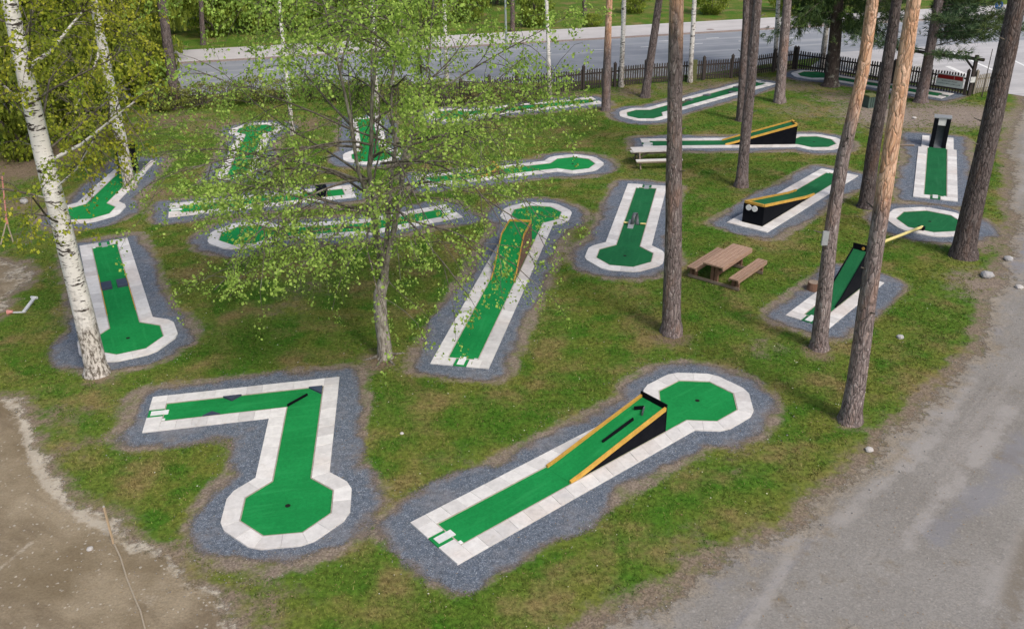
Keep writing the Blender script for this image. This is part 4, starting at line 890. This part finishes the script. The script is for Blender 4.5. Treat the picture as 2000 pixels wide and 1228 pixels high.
conifer('pine_tree', (1676, 140), (1716, 0), 14, 'dark pine at the fence between the spruce and the entrance pine', 14, 33, 2.4, 2.8, 'needle', 'pine', 30, .7, n=56, tl=.32, dense=50, droop=.1, per=11)
# woodland -----------------------------------------------------------------
_wc = {}
def wood_tree(x, y, H, rx, lb, mat, var, group, name='woodland_tree', trunk='twig', zlow=.12, cat='tree', lsz=.26):
    key = (mat, var % 3, round(zlow, 1))
    root = thing(name, lb, cat, (x, y, 0), x*3.1+y, group)
    if key not in _wc:
        nr = np.random.RandomState(900+var % 3+len(_wc)*7); nc = 90; shr = name == 'shrub'
        ph = nr.uniform(0, 6.28, nc); zz = nr.uniform(zlow, 1, nc); prof = np.sin(np.clip((zz-zlow)/(1-zlow), .06, .97)*math.pi)**.55
        rr = prof*nr.uniform(.25, 1, nc)**.5; cen = np.stack([rr*np.cos(ph), rr*np.sin(ph), zz], 1)
        npc = 14 if shr else 48; off = nr.normal(size=(nc, npc, 3)); off /= np.linalg.norm(off, axis=2)[..., None]; off *= nr.uniform(.3, 1, (nc, npc, 1))**.5*np.array([.26, .26, .085])
        c = (cen[:, None, :]+off).reshape(-1, 3); d = nr.normal(size=c.shape)+np.array([0, 0, -.2])
        me_t = MB().cyl((0, 0, -.02), (0, 0, .55), .045, .02, 7).obj('trunk', trunk); nb = NB()
        for k in range(80 if shr else 14): q = cen[k if shr else k*5]; nb.add(*tube_arr([[q[0]*.2, q[1]*.2, 0 if shr else q[2]*.5], q*np.array([.5, .5, .82]), q], [.012, .009, .006] if shr else [.016, .010, .004], 4))
        br = nb.obj('branches', 'twig'); s = .036; v, f = leaf_quads(c*np.array([1, 1, 1]), d, nr.uniform(.6, 1.3, len(c))*.075, .8, nr)
        cr = mesh_np('crown', v, f, mat); cr['kind'] = 'stuff'; _wc[key] = [me_t, br, cr]; objs = _wc[key]
    else:
        objs = []
        for s in _wc[key]: o = s.copy(); COL.objects.link(o); objs.append(o)
    for o in objs: o.parent = root; o.scale = (rx, rx, H)
    return root
nr = np.random.RandomState(44)
FAR = [(-27, 86, 9, 4.0), (-20.5, 83, 8, 3.6), (-15, 86, 10, 4.2), (-9.5, 84, 8, 3.5), (-4.5, 88, 9, 3.6), (-33, 82, 9, 4.2), (-24, 91, 12, 4.5), (-12, 92, 12, 4.5), (-37, 90, 12, 5), (-1.0, 94, 10, 4), (-17.5, 80.5, 5.5, 2.6), (-29, 78.5, 6, 2.8), (-6.5, 81.5, 4.2, 2.0)]
FRONT = [(-33, 77, 5, 2.4), (-24.5, 78, 4.5, 2.4), (-21, 79.5, 5.5, 2.5), (-13.5, 80, 4.6, 2.4), (-10, 80.5, 5.0, 2.3), (-3.5, 84, 4, 2.0)]
FLB = ['leafy tree across the road, %s from the left in the far row' % w_ for w_ in ('third', 'fifth', 'seventh', 'ninth', 'eleventh', 'second', 'fourth', 'eighth', 'first', 'twelfth')]+['low leafy tree at the far pavement behind the leafy crown', 'low leafy tree at the far pavement beside the dark left pine', 'small bush at the far pavement left of the street lamp']
for k, (x, y, H, rx) in enumerate(FAR): wood_tree(x, y, H, rx, FLB[k], 'leaf_far', k, 'leafy trees across the road', zlow=.05 if k > 9 else .1)
for k, (x, y, H, rx) in enumerate(FRONT): wood_tree(x, y, H, rx, ('first', 'second', 'third', 'fourth', 'fifth', 'sixth')[k]+' from the left of the low leafy bushes lining the far pavement', 'leaf_far', k, 'leafy bushes at the far pavement', 'bush', zlow=.02, cat='bush')
LEFT = [(-24, 43.5, 4.5, 2.2), (-27, 40, 5, 2.4), (-31, 43, 6, 2.6), (-22, 46.5, 4, 2.0), (-29, 37.5, 5, 2.2), (-21.5, 55, 4.5, 2.0), (-27, 52, 11, 3.6), (-31, 58, 12, 4.2), (-24.5, 60, 9, 3.2), (-34, 50, 12, 4.2), (-28, 45, 8, 3.0), (-37, 62, 13, 5), (-26, 66, 10, 3.6), (-32, 69, 12, 4.5), (-23.5, 50.5, 5, 2.2), (-40, 54, 14, 5)]
for k, (x, y, H, rx) in enumerate(LEFT): wood_tree(x, y, H, rx, 'dense yellow-green tree in the dark wood at the left edge, crowding behind the birches', 'leaf_wood', k, 'dense trees at the left edge', zlow=.05)
for k, (px, sz, lb) in enumerate((((1043, 52), (3.2, 1.5), 'thin bluish sapling clump across the road behind the street lamp'), ((1240, 26), (2.6, 1.4), 'small bush on the far grass between the fence pines'), ((1530, 24), (3.5, 1.6), 'bush on the far grass left of the spruce boughs'), ((1390, 28), (3.4, 1.7), 'bush on the far grass above the lane arrows of the road'), ((1157, 52), (1.0, .9), 'low grassy tuft at the far pavement edge'))):
    q = G(px); wood_tree(q[0], q[1], sz[0], sz[1], lb, 'leaf_far', k, None, 'bush', zlow=.02, cat='bush')
for k, (px, tp, wp, lb) in enumerate((((1001, 62), (1001, 0), 9, 'dark tree trunk across the road just right of the street lamp'), ((1142, 31), (1141, 0), 8, 'dark tree trunk on the far grass left of the orange-topped pine'), ((397, 88), (392, 0), 9, 'grey trunk in front of the far leafy row at left'))):
    b, P = trunk_path(px, tp, 12, 60+k); root = tree_root('pine_tree', lb, 'tree', b, 'trees on the far grass'); make_trunk(root, P, wp, 'pine', 60+k, 12, 1.2, .4, 30, .6); pine_crown(root, P[10], P[10][2], k, k)
# shrubs along the fence
ORD = 'first second third fourth fifth sixth seventh eighth ninth tenth eleventh twelfth thirteenth fourteenth fifteenth sixteenth'.split()
SH = [(390, 214, 2.0), (440, 208, 1.8), (490, 205, 2.2), (545, 203, 1.9), (600, 200, 2.1), (655, 202, 1.9), (700, 205, 2.0), (760, 203, 2.1), (815, 206, 1.7), (860, 205, 1.9), (905, 203, 1.6), (950, 203, 1.5), (1000, 203, 1.4), (1040, 198, 1.3), (335, 218, 1.9), (300, 222, 2.1)]
for k, (x, y, H) in enumerate(SH):
    q = G((x, y)); wood_tree(q[0], q[1]+.6, H*.68, 1.35, ORD[sorted(s_[0] for s_ in SH).index(x)]+' leafy shrub from the left in the row along the fence', 'leaf_bush', k, 'shrubs along the fence', 'shrub', zlow=.02, cat='shrub')
# ------------------------------------------------------------------ fence, gate, portal
_pk = {}
def shared(key, build):
    if key not in _pk: _pk[key] = build(); return _pk[key]
    o = _pk[key].copy(); COL.objects.link(o); return o
def picket_fence(pts, lb, mat='fence', H=1.25, post=2.05, sp=.165, group='picket fences'):
    pts = [np.array(p, float) for p in pts]; root = thing('picket_fence', lb, 'fence', (*pts[0], 0), 0, group); o0 = pts[0]
    for a, b in zip(pts[:-1], pts[1:]):
        d = unit(b-a); Ls = float(np.linalg.norm(b-a)); rz = math.atan2(d[1], d[0]); npo = max(1, round(Ls/post)); n_ = np.array([-d[1], d[0]])
        for i in range(npo+1):
            if i == 0 and a is not pts[0]: continue
            q = a-o0+d*(Ls*i/npo)
            def bp():
                m_ = MB().box((-.075, -.075, -.2), (.075, .075, H+.16)); m_.add([(-.09, -.09, H+.161), (.09, -.09, H+.161), (.09, .09, H+.161), (-.09, .09, H+.161), (0, 0, H+.30)], [(3, 2, 1, 0), (0, 1, 4), (1, 2, 4), (2, 3, 4), (3, 0, 4)]); return m_.obj('post', mat)
            o = shared(('post', mat, H), bp); o.parent = root; o.location = (q[0], q[1], 0); o.rotation_euler = (0, 0, rz)
        for i in range(npo):
            q0 = a-o0+d*(Ls*i/npo+.076)+n_*.03; q1 = a-o0+d*(Ls*(i+1)/npo-.076)+n_*.03
            for z in (.28, H-.30): MB().beam((*q0, z), (*q1, z), .045, .09).obj('rail', mat, root)
        n = int(Ls/sp)
        for i in range(n):
            q = a-o0+d*(sp*(i+.5))-n_*.012
            if abs(((sp*(i+.5)) % (Ls/npo))-(Ls/npo)/2) > (Ls/npo)/2-.12: continue
            def bk(): return MB().add([(-.045, -.012, .06), (.045, -.012, .06), (.045, .006, .06), (-.045, .006, .06), (-.045, -.012, H-.06), (.045, -.012, H-.06), (.045, .006, H-.06), (-.045, .006, H-.06), (0, -.012, H), (0, .006, H)],
                        [(3, 2, 1, 0), (0, 1, 5, 8, 4), (2, 3, 7, 9, 6), (1, 2, 6, 5), (3, 0, 4, 7), (5, 6, 9, 8), (7, 4, 8, 9)]).obj('picket', mat)
            o = shared(('picket', mat, H), bk); o.parent = root; o.location = (q[0], q[1], rng.uniform(-.015, .015)); o.rotation_euler = (0, rng.uniform(-.012, .012), rz)
    return root
picket_fence([G(p) for p in ((845, 211), (1010, 189), (1139, 176), (1260, 164), (1428, 153), (1549, 135))], 'long dark picket fence along the main road')
cA, cB = G((1549, 135)), G((1888, 187)); picket_fence([cA+unit(cB-cA)*.2, cB-unit(cB-cA)*.15], 'dark picket fence from the corner post down to the entrance')
g0 = G((1897, 184)); g1 = G((1940, 180)); picket_fence([g0+np.array([.1, 0]), g1+np.array([.6, .3])], 'pale weathered picket gate beside the entrance post', 'gatewood', 1.15, 2.6, .15, None)
tag(MB().add([(*(G((1349, 160))+np.array([a_, b_])), z_) for z_ in (0, 1.32) for a_, b_ in ((0, 0), (.38, .14), (.33, .36), (-.05, .22))], [(3, 2, 1, 0), (4, 5, 6, 7), (0, 1, 5, 4), (1, 2, 6, 5), (2, 3, 7, 6), (3, 0, 4, 7)]).obj('utility_cabinet', 'moss'), 'narrow olive box standing at the fence beside a white birch', 'cabinet')
fd = unit(cB-cA); fn = np.array([-fd[1], fd[0]])
pr = thing('entrance_portal', 'dark timber portal of posts and a crossbeam over the entrance', 'portal', (*G((1892, 187)), 0)); pb = GY((1908, 108), G((1892, 187))[1])[2]
for k, t_ in enumerate((0, -4.2)): MB().beam((*(fd*t_), -.2), (*(fd*t_), pb), .17, .17).obj('post', 'fence', pr)
MB().beam((*(fd*.45), pb-.22), (*(fd*-4.7), pb-.22), .15, .16).obj('crossbeam', 'fence', pr)
for a_, b_ in ((0, -.6), (-4.2, -3.6)): MB().beam((*(fd*a_+fn*.0), pb-.85), (*(fd*b_), pb-.28), .09, .09).obj('brace', 'fence', pr)
nt_ = GY((1900, 156), G((1892, 187))[1]-.2); tag(MB().box((nt_[0]-.14, nt_[1]-.03, nt_[2]-.16), (nt_[0]+.14, nt_[1]-.01, nt_[2]+.16)).obj('notice_plate', 'white'), 'small white notice plate on the entrance post', 'sign')
# fence sign: board, red band in two pieces, two lines of small print too blurred to read
sg = cB-fd*1.05-fn*.16; sr = thing('fence_sign', 'white sign with a red band hanging on the entrance fence', 'sign', (*sg, 0), math.atan2(fd[1], fd[0]))
sr = MB().box((-.78, -.05, .38), (.78, -.02, 1.10)).obj('board', 'board', sr); MB().box((-.73, -.057, .82), (.22, -.051, 1.05)).obj('red_band', 'red', sr); MB().box((.25, -.057, .82), (.73, -.051, 1.05)).obj('red_band', 'red', sr)
m_ = MB()
for k in range(20): m_.box((-.45+k*.045, -.0565, .68), (-.45+k*.045+rng.uniform(.015, .035), -.0511, .68+rng.uniform(.03, .055)))
for k in range(30): m_.box((-.68+k*.045, -.0565, .53), (-.68+k*.045+rng.uniform(.015, .035), -.0511, .53+rng.uniform(.03, .06)))
m_.obj('small_print', 'ink', sr)
# marker pole, street lamp, round blue sign
q = G((1917, 191)); T = GY((1939, 96), q[1]); tag(MB().cyl((q[0], q[1], -.1), (q[0]+.03, q[1], T[2]), .03, .02, 8).obj('marker_pole', 'fence'), 'thin dark upright pole beside the pale gate', 'pole')
q = G((990, 142)); lr = thing('street_lamp', 'grey-green street lamp post beyond the fence', 'street lamp', (*q, 0)); MB().cyl((0, 0, 0), (-.05, 0, 8.6), .085, .05, 10).obj('pole', 'pole', lr)
MB().cyl((-.05, 0, 8.5), (-.2, 1.5, 9.0), .04, .035, 8).obj('arm', 'pole', lr); MB().box((-.35, 1.3, 8.95), (-.05, 2.0, 9.1)).obj('lamp_head', 'pole', lr)
q = G((1938, 58)); z_ = GY((1942, 10), q[1]); sr = thing('round_sign', 'round blue traffic sign with a white arrow at the junction', 'traffic sign', (*q, 0)); MB().cyl((0, 0, 0), (0, 0, z_[2]+.3), .04, .04, 8).obj('pole', 'pole', sr)
sr = MB().cyl((.08, -.075, z_[2]), (.08, -.05, z_[2]), .32, n=22).obj('disc', 'blue', sr)
zz = z_[2]; MB().add([(.08+x_, y_, zz+h_) for y_ in (-.083, -.0755) for x_, h_ in ((-.17, .14), (-.11, .19), (.06, .0), (.12, .06), (.17, -.19), (-.07, -.13), (-.01, -.07))], [(0, 6, 2, 1), (5, 4, 3, 2, 6), (8, 9, 13, 7), (13, 9, 10, 11, 12), (0, 1, 8, 7), (4, 5, 12, 11), (3, 4, 11, 10)]).obj('arrow', 'white', sr)
q = G((1387, 61)); tag(MB().cyl((*q, .122), (*q, .128), .32, n=18).obj('manhole_cover', 'kerb'), kind='structure')
# bin
q = G((1697, 209)); br = thing('litter_bin', 'square dark green bin with a mossy lid near the entrance', 'bin', (*q, 0), .3); bb_ = MB().box((-.28, -.28, 0), (.28, .28, .62)).obj('body', 'bin', br); MB().box((-.31, -.31, .62), (.31, .31, .70)).obj('lid', 'moss', br)
for s in (-.14, 0, .14): MB().box((s-.01, -.292, .05), (s+.01, -.281, .58)).obj('slat_gap', 'black', bb_)
# ------------------------------------------------------------------ picnic tables
M['wood_gap'] = M['timber']
def planks(root, nm, x0, x1, y0, y1, z, n, th, mat):
    wd = (y1-y0)/n
    for i in range(n): MB().box((x0, y0+wd*i+.009, z-th), (x1, y0+wd*(i+1)-.009, z+rng.uniform(-.003, .003))).obj(nm, mat, root)
a, b_, c_ = G((1374, 515), .75), G((1404, 524), .75), G((1468, 483), .75)
d4 = G((1440, 473), .75); ctr = (a+b_+c_+d4)/4; ax = unit((c_-b_)+(d4-a)); 
tb = thing('picnic_table', 'brown timber picnic table with two benches on the open grass', 'picnic table', (*ctr, 0), math.atan2(ax[1], ax[0]))
fr = MB()
for y in (-.355, .355): fr.box((-1.03, y-.02, .60), (1.03, y+.02, .698))
planks(fr.obj('table_frame', 'wood', tb), 'top_plank', -1.05, 1.05, -.37, .37, .75, 5, .05, 'wood')
for s in (-1, 1):
    y0 = s*.78
    fr = MB()
    for y in (y0-.165, y0+.165): fr.box((-1.03, y-.015, .32), (1.03, y+.015, .398))
    planks(fr.obj('bench_frame', 'wood', tb), 'bench_plank', -1.05, 1.05, y0-.18, y0+.18, .45, 3, .05, 'wood')
    for x in (-.85, .85): MB().box((x-.05, y0-.13, 0), (x+.05, y0-.02, .399)).obj('bench_leg', 'timber', tb); MB().box((x-.05, y0+.02, 0), (x+.05, y0+.13, .399)).obj('bench_leg', 'timber', tb)
for x in (-.85, .85):
    for y in (-.13, .02): MB().box((x-.05, y, 0), (x+.05, y+.11, .699)).obj('leg', 'timber', tb)
    MB().box((x-.075, -.95, .03), (x-.052, .95, .13)).obj('foot_beam', 'greyleg', tb); MB().box((x-.04, -.34, .62), (x+.04, -.135, .699)).obj('bearer', 'timber', tb)
MB().box((-.80, -.02, .22), (.80, .02, .34)).obj('stretcher', 'timber', tb)
a, b_ = G((1234, 292), .74), G((1330, 289), .74); ctr = (a+b_)/2; ax = unit(b_-a); tb = thing('picnic_table', 'pale bleached picnic table half hidden behind the big grey pine', 'picnic table', (*ctr, 0), math.atan2(ax[1], ax[0])); hl = float(np.linalg.norm(b_-a))/2
planks(tb, 'top_plank', -hl, hl, -.38, .38, .74, 5, .045, 'greywood')
for s in (-1, 1): planks(tb, 'bench_plank', -hl+.08, hl-.08, s*.72-.13, s*.72+.13, .44, 2, .045, 'greywood'); MB().box((-hl+.1, s*.72-.125, .33), (hl-.1, s*.72-.095, .394)).obj('bench_apron', 'greyleg', tb)
for x in (-hl+.3, hl-.3):
    for s in (-1, 1): MB().beam((x, s*.78, 0), (x, s*.28, .70), .05, .11).obj('leg', 'greyleg', tb)
    MB().box((x+.03, -.84, .30), (x+.075, .84, .392)).obj('bearer', 'greyleg', tb); MB().box((x+.03, -.36, .61), (x+.075, .36, .694)).obj('bearer', 'greyleg', tb)
    MB().beam((x+(.1 if x < 0 else -.05), 0, .34), (x*.25, 0, .68), .04, .07).obj('brace', 'greyleg', tb)
# ------------------------------------------------------------------ small things
def rock(p, r, lb, mat='stone', name='rock', sq=.6, seed=0):
    q = G(p); nr_ = np.random.RandomState(seed); import bmesh
    bm = bmesh.new(); bmesh.ops.create_icosphere(bm, subdivisions=2, radius=r)
    for v_ in bm.verts: v_.co *= 1+nr_.uniform(-.12, .12); v_.co.z = v_.co.z*sq+r*sq*.6
    me = bpy.data.meshes.new(name); bm.to_mesh(me); bm.free(); me.materials.append(M[mat]); o = link(bpy.data.objects.new(name, me)); o.location = (*q, 0); o.rotation_euler = (0, 0, seed); return tag(o, lb, 'rock')
rock((1927, 541), .22, 'large grey stone below the dark right-hand pine', seed=1); rock((1969, 508), .16, 'grey stone at the gravel road edge right of the dark pine', seed=2); rock((1990, 563), .13, 'pale stone on the gravel road at the right edge', 'pale', seed=3)
rock((48, 397), .17, 'rounded grey stone in the grass at the far left', seed=4, sq=.9); rock((1758, 660), .11, 'pale stone in the grass right of the jump ramp', seed=5); rock((1697, 880), .10, 'pale stone at the gravel road edge below the nearest pine', 'pale', seed=6)
rock((176, 1073), .07, 'small white stone on the bare earth near the stake', 'pale', seed=7); rock((1785, 232), .12, 'small white stone on the trodden ground near the black tower', 'pale', seed=8); rock((785, 847), .05, 'small pale stone in the grass above the nearest hole', 'pale', seed=9)
q = G((1588, 566)); st = thing('tree_stump', 'low brown stump behind the orange-topped pine', 'stump', (*q, 0)); MB().cyl((0, 0, -.05), (0, 0, .28), .23, .19, 14).obj('body', 'timber', st); MB().cyl((0, 0, .281), (0, 0, .286), .175, .175, 14).obj('cut_face', 'greyleg', st)
# stake with its cord, in the bare earth
q = G((222, 1062)); T = GY((203, 990), q[1]+.15); sr = thing('wooden_stake', 'raw timber stake leaning in the bare earth at lower left', 'stake', (*q, 0)); MB().beam((0, 0, -.1), (T[0]-q[0], T[1]-q[1], T[2]), .04, .03).obj('shaft', 'stake', sr); MB().beam((T[0]-q[0], T[1]-q[1], T[2]+.001), (T[0]-q[0]-.005, T[1]-q[1], T[2]+.03), .036, .026).obj('tip', 'pale', sr)
cp = [G(p) for p in ((224, 1064), (236, 1090), (248, 1130), (262, 1165), (275, 1195), (284, 1230), (300, 1290))]; v, f = tube_arr([(*p, .022) for p in cp], [.018]*len(cp), 6); tag(mesh_np('ground_cord', v, f, 'rope', None, True), 'pale cord lying on the earth from the stake downwards', 'cord')
# tripod of poles with pink tape at the left edge
q = G((14, 476)); J = GY((13, 432), q[1]); tp = thing('pole_tripod', 'thin wooden pole propped by two legs with pink tape at the left edge', 'poles', (*q, 0)); jj = np.array([J[0]-q[0], 0, J[2]])
T = GY((4, 345), q[1]); MB().cyl(jj, (T[0]-q[0], T[1]-q[1], T[2]), .03, .025, 7).obj('pole', 'pink', tp)
for p in ((0, 478), (26, 474)): e_ = G(p); MB().cyl((e_[0]-q[0], e_[1]-q[1], -.05), jj, .028, .028, 7).obj('leg', 'rope', tp)
MB().cyl(jj-(0, 0, .1), jj+(0, 0, .1), .05, .05, 8).obj('tape', 'pink', tp)
# white bent bracket in the grass
pts = [G(p) for p in ((68, 584), (47, 612), (24, 613))]; wb = thing('white_bracket', 'white bent metal bracket lying in the grass at the left edge', 'bracket', (*pts[1], 0)); r0 = [(*(p-pts[1]), .05) for p in pts]
MB().beam(r0[0], r0[1], .10, .05).obj('arm', 'white', wb); MB().beam(r0[1], r0[2], .04, .04).obj('rod', 'white', wb); e_ = np.array(r0[0]); MB().beam(e_+(-.12, .02, .01), e_+(.12, -.04, .01), .06, .07).obj('foot', 'white', wb); e_ = np.array(r0[2]); MB().cyl(e_+(-.14, -.02, .02), e_+(.03, .02, .02), .08, .05, 8).obj('cap', 'pink', wb)
# plate on the orange-topped pine
b9, P9, r9 = T18; zq = GY((1611, 462), b9[1])[2]; q = np.array([b9[0]+np.interp(zq, P9[:, 2], P9[:, 0])-r9*.72, b9[1]-r9*.45, zq]); tag(MB().box((q[0]-.10, q[1]-.05, q[2]-.2), (q[0]+.06, q[1]+.02, q[2]+.2)).obj('tree_plate', 'steel'), 'small grey plate nailed to the orange-topped pine', 'plate')
# ------------------------------------------------------------------ grass, pebbles (nobody could count them)
nr = np.random.RandomState(3)
def scatter(n, box, dens):
    x = nr.uniform(box[0], box[2], n); y = nr.uniform(box[1], box[3], n); k = nr.rand(n) < dens(x, y); return x[k], y[k]
def grass_dens(x, y):
    b, g = bare_at(x, y); d = hole_sdf(x, y); nzv = fbm(x*3, y*3, 55, 3)-.5
    k = np.clip(1.15-1.5*b+nzv*1.0, 0, 1); k[d < .78+nzv*.5] = 0
    k[(F_road(x, y) < .1+nzv) | (F_dirt(x, y) < .1+nzv) | (F_sand(x, y) < .1+nzv)] = 0
    n_ = (x-RO[0])*RN[0]+(y-RO[1])*RN[1]; k[n_ > -.2] = 0
    ang = np.abs(x)/np.maximum(y, 1); k[ang > .68] = 0
    return k*np.clip(22/np.maximum(y, 1), .22, 1)**1.2
x, y = scatter(620000, (-26, 11, 28, 63), grass_dens)
n = len(x); B = 4; print('grass tufts', n)
h_ = nr.uniform(.02, .046, n)*(.45+1.2*fbm(x*1.3, y*1.3, 60, 3)); xx = np.repeat(x, B)+nr.normal(size=n*B)*.03; yy = np.repeat(y, B)+nr.normal(size=n*B)*.03; hh = np.repeat(h_, B)*nr.uniform(.6, 1.3, n*B)
th_ = nr.uniform(0, 6.28, n*B); wd = .006+.007*np.repeat(np.clip(y/22, .8, 2.2), B); le = nr.normal(size=(n*B, 2))*.6*hh[:, None]
v = np.stack([np.stack([xx-np.cos(th_)*wd, yy-np.sin(th_)*wd, np.full(n*B, -.004)], 1), np.stack([xx+np.cos(th_)*wd, yy+np.sin(th_)*wd, np.full(n*B, -.004)], 1), np.stack([xx+le[:, 0], yy+le[:, 1], hh], 1)], 1).reshape(-1, 3)
tag(mesh_np('lawn_grass', v, np.arange(3*n*B).reshape(-1, 3), 'blade'), 'short mown grass of the lawn between the holes', 'grass', kind='stuff')
def peb_dens(x, y):
    d = hole_sdf(x, y); k = np.where((d > .02) & (d < 1.15), .5*np.exp(-((d-.85)/.35)**2)+.12, 0); r = F_road(x, y); k = np.maximum(k, np.where(r < 0, .10+.5*np.exp(-(r+.6)**2/.3), 0)); q = F_dirt(x, y); k = np.maximum(k, np.where(q < 0, .06+.4*np.exp(-(q+.4)**2/.2), 0))
    k[np.abs(x)/np.maximum(y, 1) > .66] = 0; return k*np.clip(20/np.maximum(y, 1), .2, 1)**1.3
x, y = scatter(60000, (-20, 10, 24, 44), peb_dens); n = len(x); print('pebbles', n)
r_ = nr.uniform(.006, .017, n)*np.where(nr.rand(n) < .03, 1.9, 1); oc = np.array([[1, 0, 0], [0, 1, 0], [-1, 0, 0], [0, -1, 0], [0, 0, .8], [0, 0, -.8]]); of = np.array([[0, 1, 4], [1, 2, 4], [2, 3, 4], [3, 0, 4], [1, 0, 5], [2, 1, 5], [3, 2, 5], [0, 3, 5]])
a_ = nr.uniform(0, 6.28, n); ca, sa = np.cos(a_), np.sin(a_); V = oc[None]*(r_[:, None, None]*nr.uniform(.7, 1.3, (n, 6, 1))); V = np.stack([V[..., 0]*ca[:, None]-V[..., 1]*sa[:, None], V[..., 0]*sa[:, None]+V[..., 1]*ca[:, None], V[..., 2]], -1)+np.stack([x, y, np.full(n, .022)], 1)[:, None]
M['pebble'] = (lambda t: t.done(t.hsv(t.mix(t.n('NewGeometry').outputs['Random Per Island'], (.16, .165, .18), (.40, .38, .35)), 1.0), .9))(NT('pebbles'))
tag(mesh_np('pebbles', V.reshape(-1, 3), (of[None]+np.arange(n)[:, None, None]*6).reshape(-1, 3), 'pebble'), 'loose pebbles scattered over the gravel beds, road and bare earth', 'gravel', kind='stuff')

def flo_dens(x, y): return grass_dens(x, y)*.5
x, y = scatter(2600, (-20, 11, 22, 44), flo_dens); n = len(x); r_ = nr.uniform(.010, .022, n); V = (oc[None]*r_[:, None, None]*np.array([1, 1, .5]))+np.stack([x, y, np.full(n, .045)], 1)[:, None]
M['flower'] = (lambda t: t.done(t.mix(t.n('NewGeometry').outputs['Random Per Island'], (.70, .66, .45), (.80, .80, .74)), .8))(NT('flower_heads'))
tag(mesh_np('lawn_flowers', V.reshape(-1, 3), (of[None]+np.arange(n)[:, None, None]*6).reshape(-1, 3), 'flower'), 'tiny pale flower heads dotted through the lawn', 'flowers', kind='stuff')

def lit_dens(x, y):
    d = np.full(len(x), 1e3)
    for c in TB: d = np.minimum(d, np.hypot(x-c[0], y-c[1]))
    k = .12+.9*np.exp(-d/1.1); k[np.abs(x)/np.maximum(y, 1) > .66] = 0; return k*np.clip(22/np.maximum(y, 1), .25, 1)
x, y = scatter(60000, (-22, 11, 26, 50), lit_dens); n = len(x); a_ = nr.uniform(0, 6.28, n); l_ = nr.uniform(.02, .055, n); w_ = nr.uniform(.004, .012, n); z_ = .040+nr.uniform(0, .012, n); d_ = np.stack([np.cos(a_), np.sin(a_)], 1); e_ = np.stack([-d_[:, 1], d_[:, 0]], 1); c_ = np.stack([x, y], 1)
k = hole_sdf(x, y) > .02; v = np.stack([np.concatenate([c_+d_*l_[:, None]*a+e_*w_[:, None]*b, z_[:, None]], 1) for a, b in ((-.5, -1), (.5, -.6), (.5, .6), (-.5, 1))], 1)[k]
M['litter'] = (lambda t: t.done(t.mix(t.n('NewGeometry').outputs['Random Per Island'], (.11, .065, .035), (.33, .24, .13)), .9))(NT('litter'))
tag(mesh_np('needle_litter', v.reshape(-1, 3), np.arange(4*len(v)).reshape(-1, 4), 'litter'), 'fallen brown needles and leaf bits strewn over the lawn', 'litter', kind='stuff')
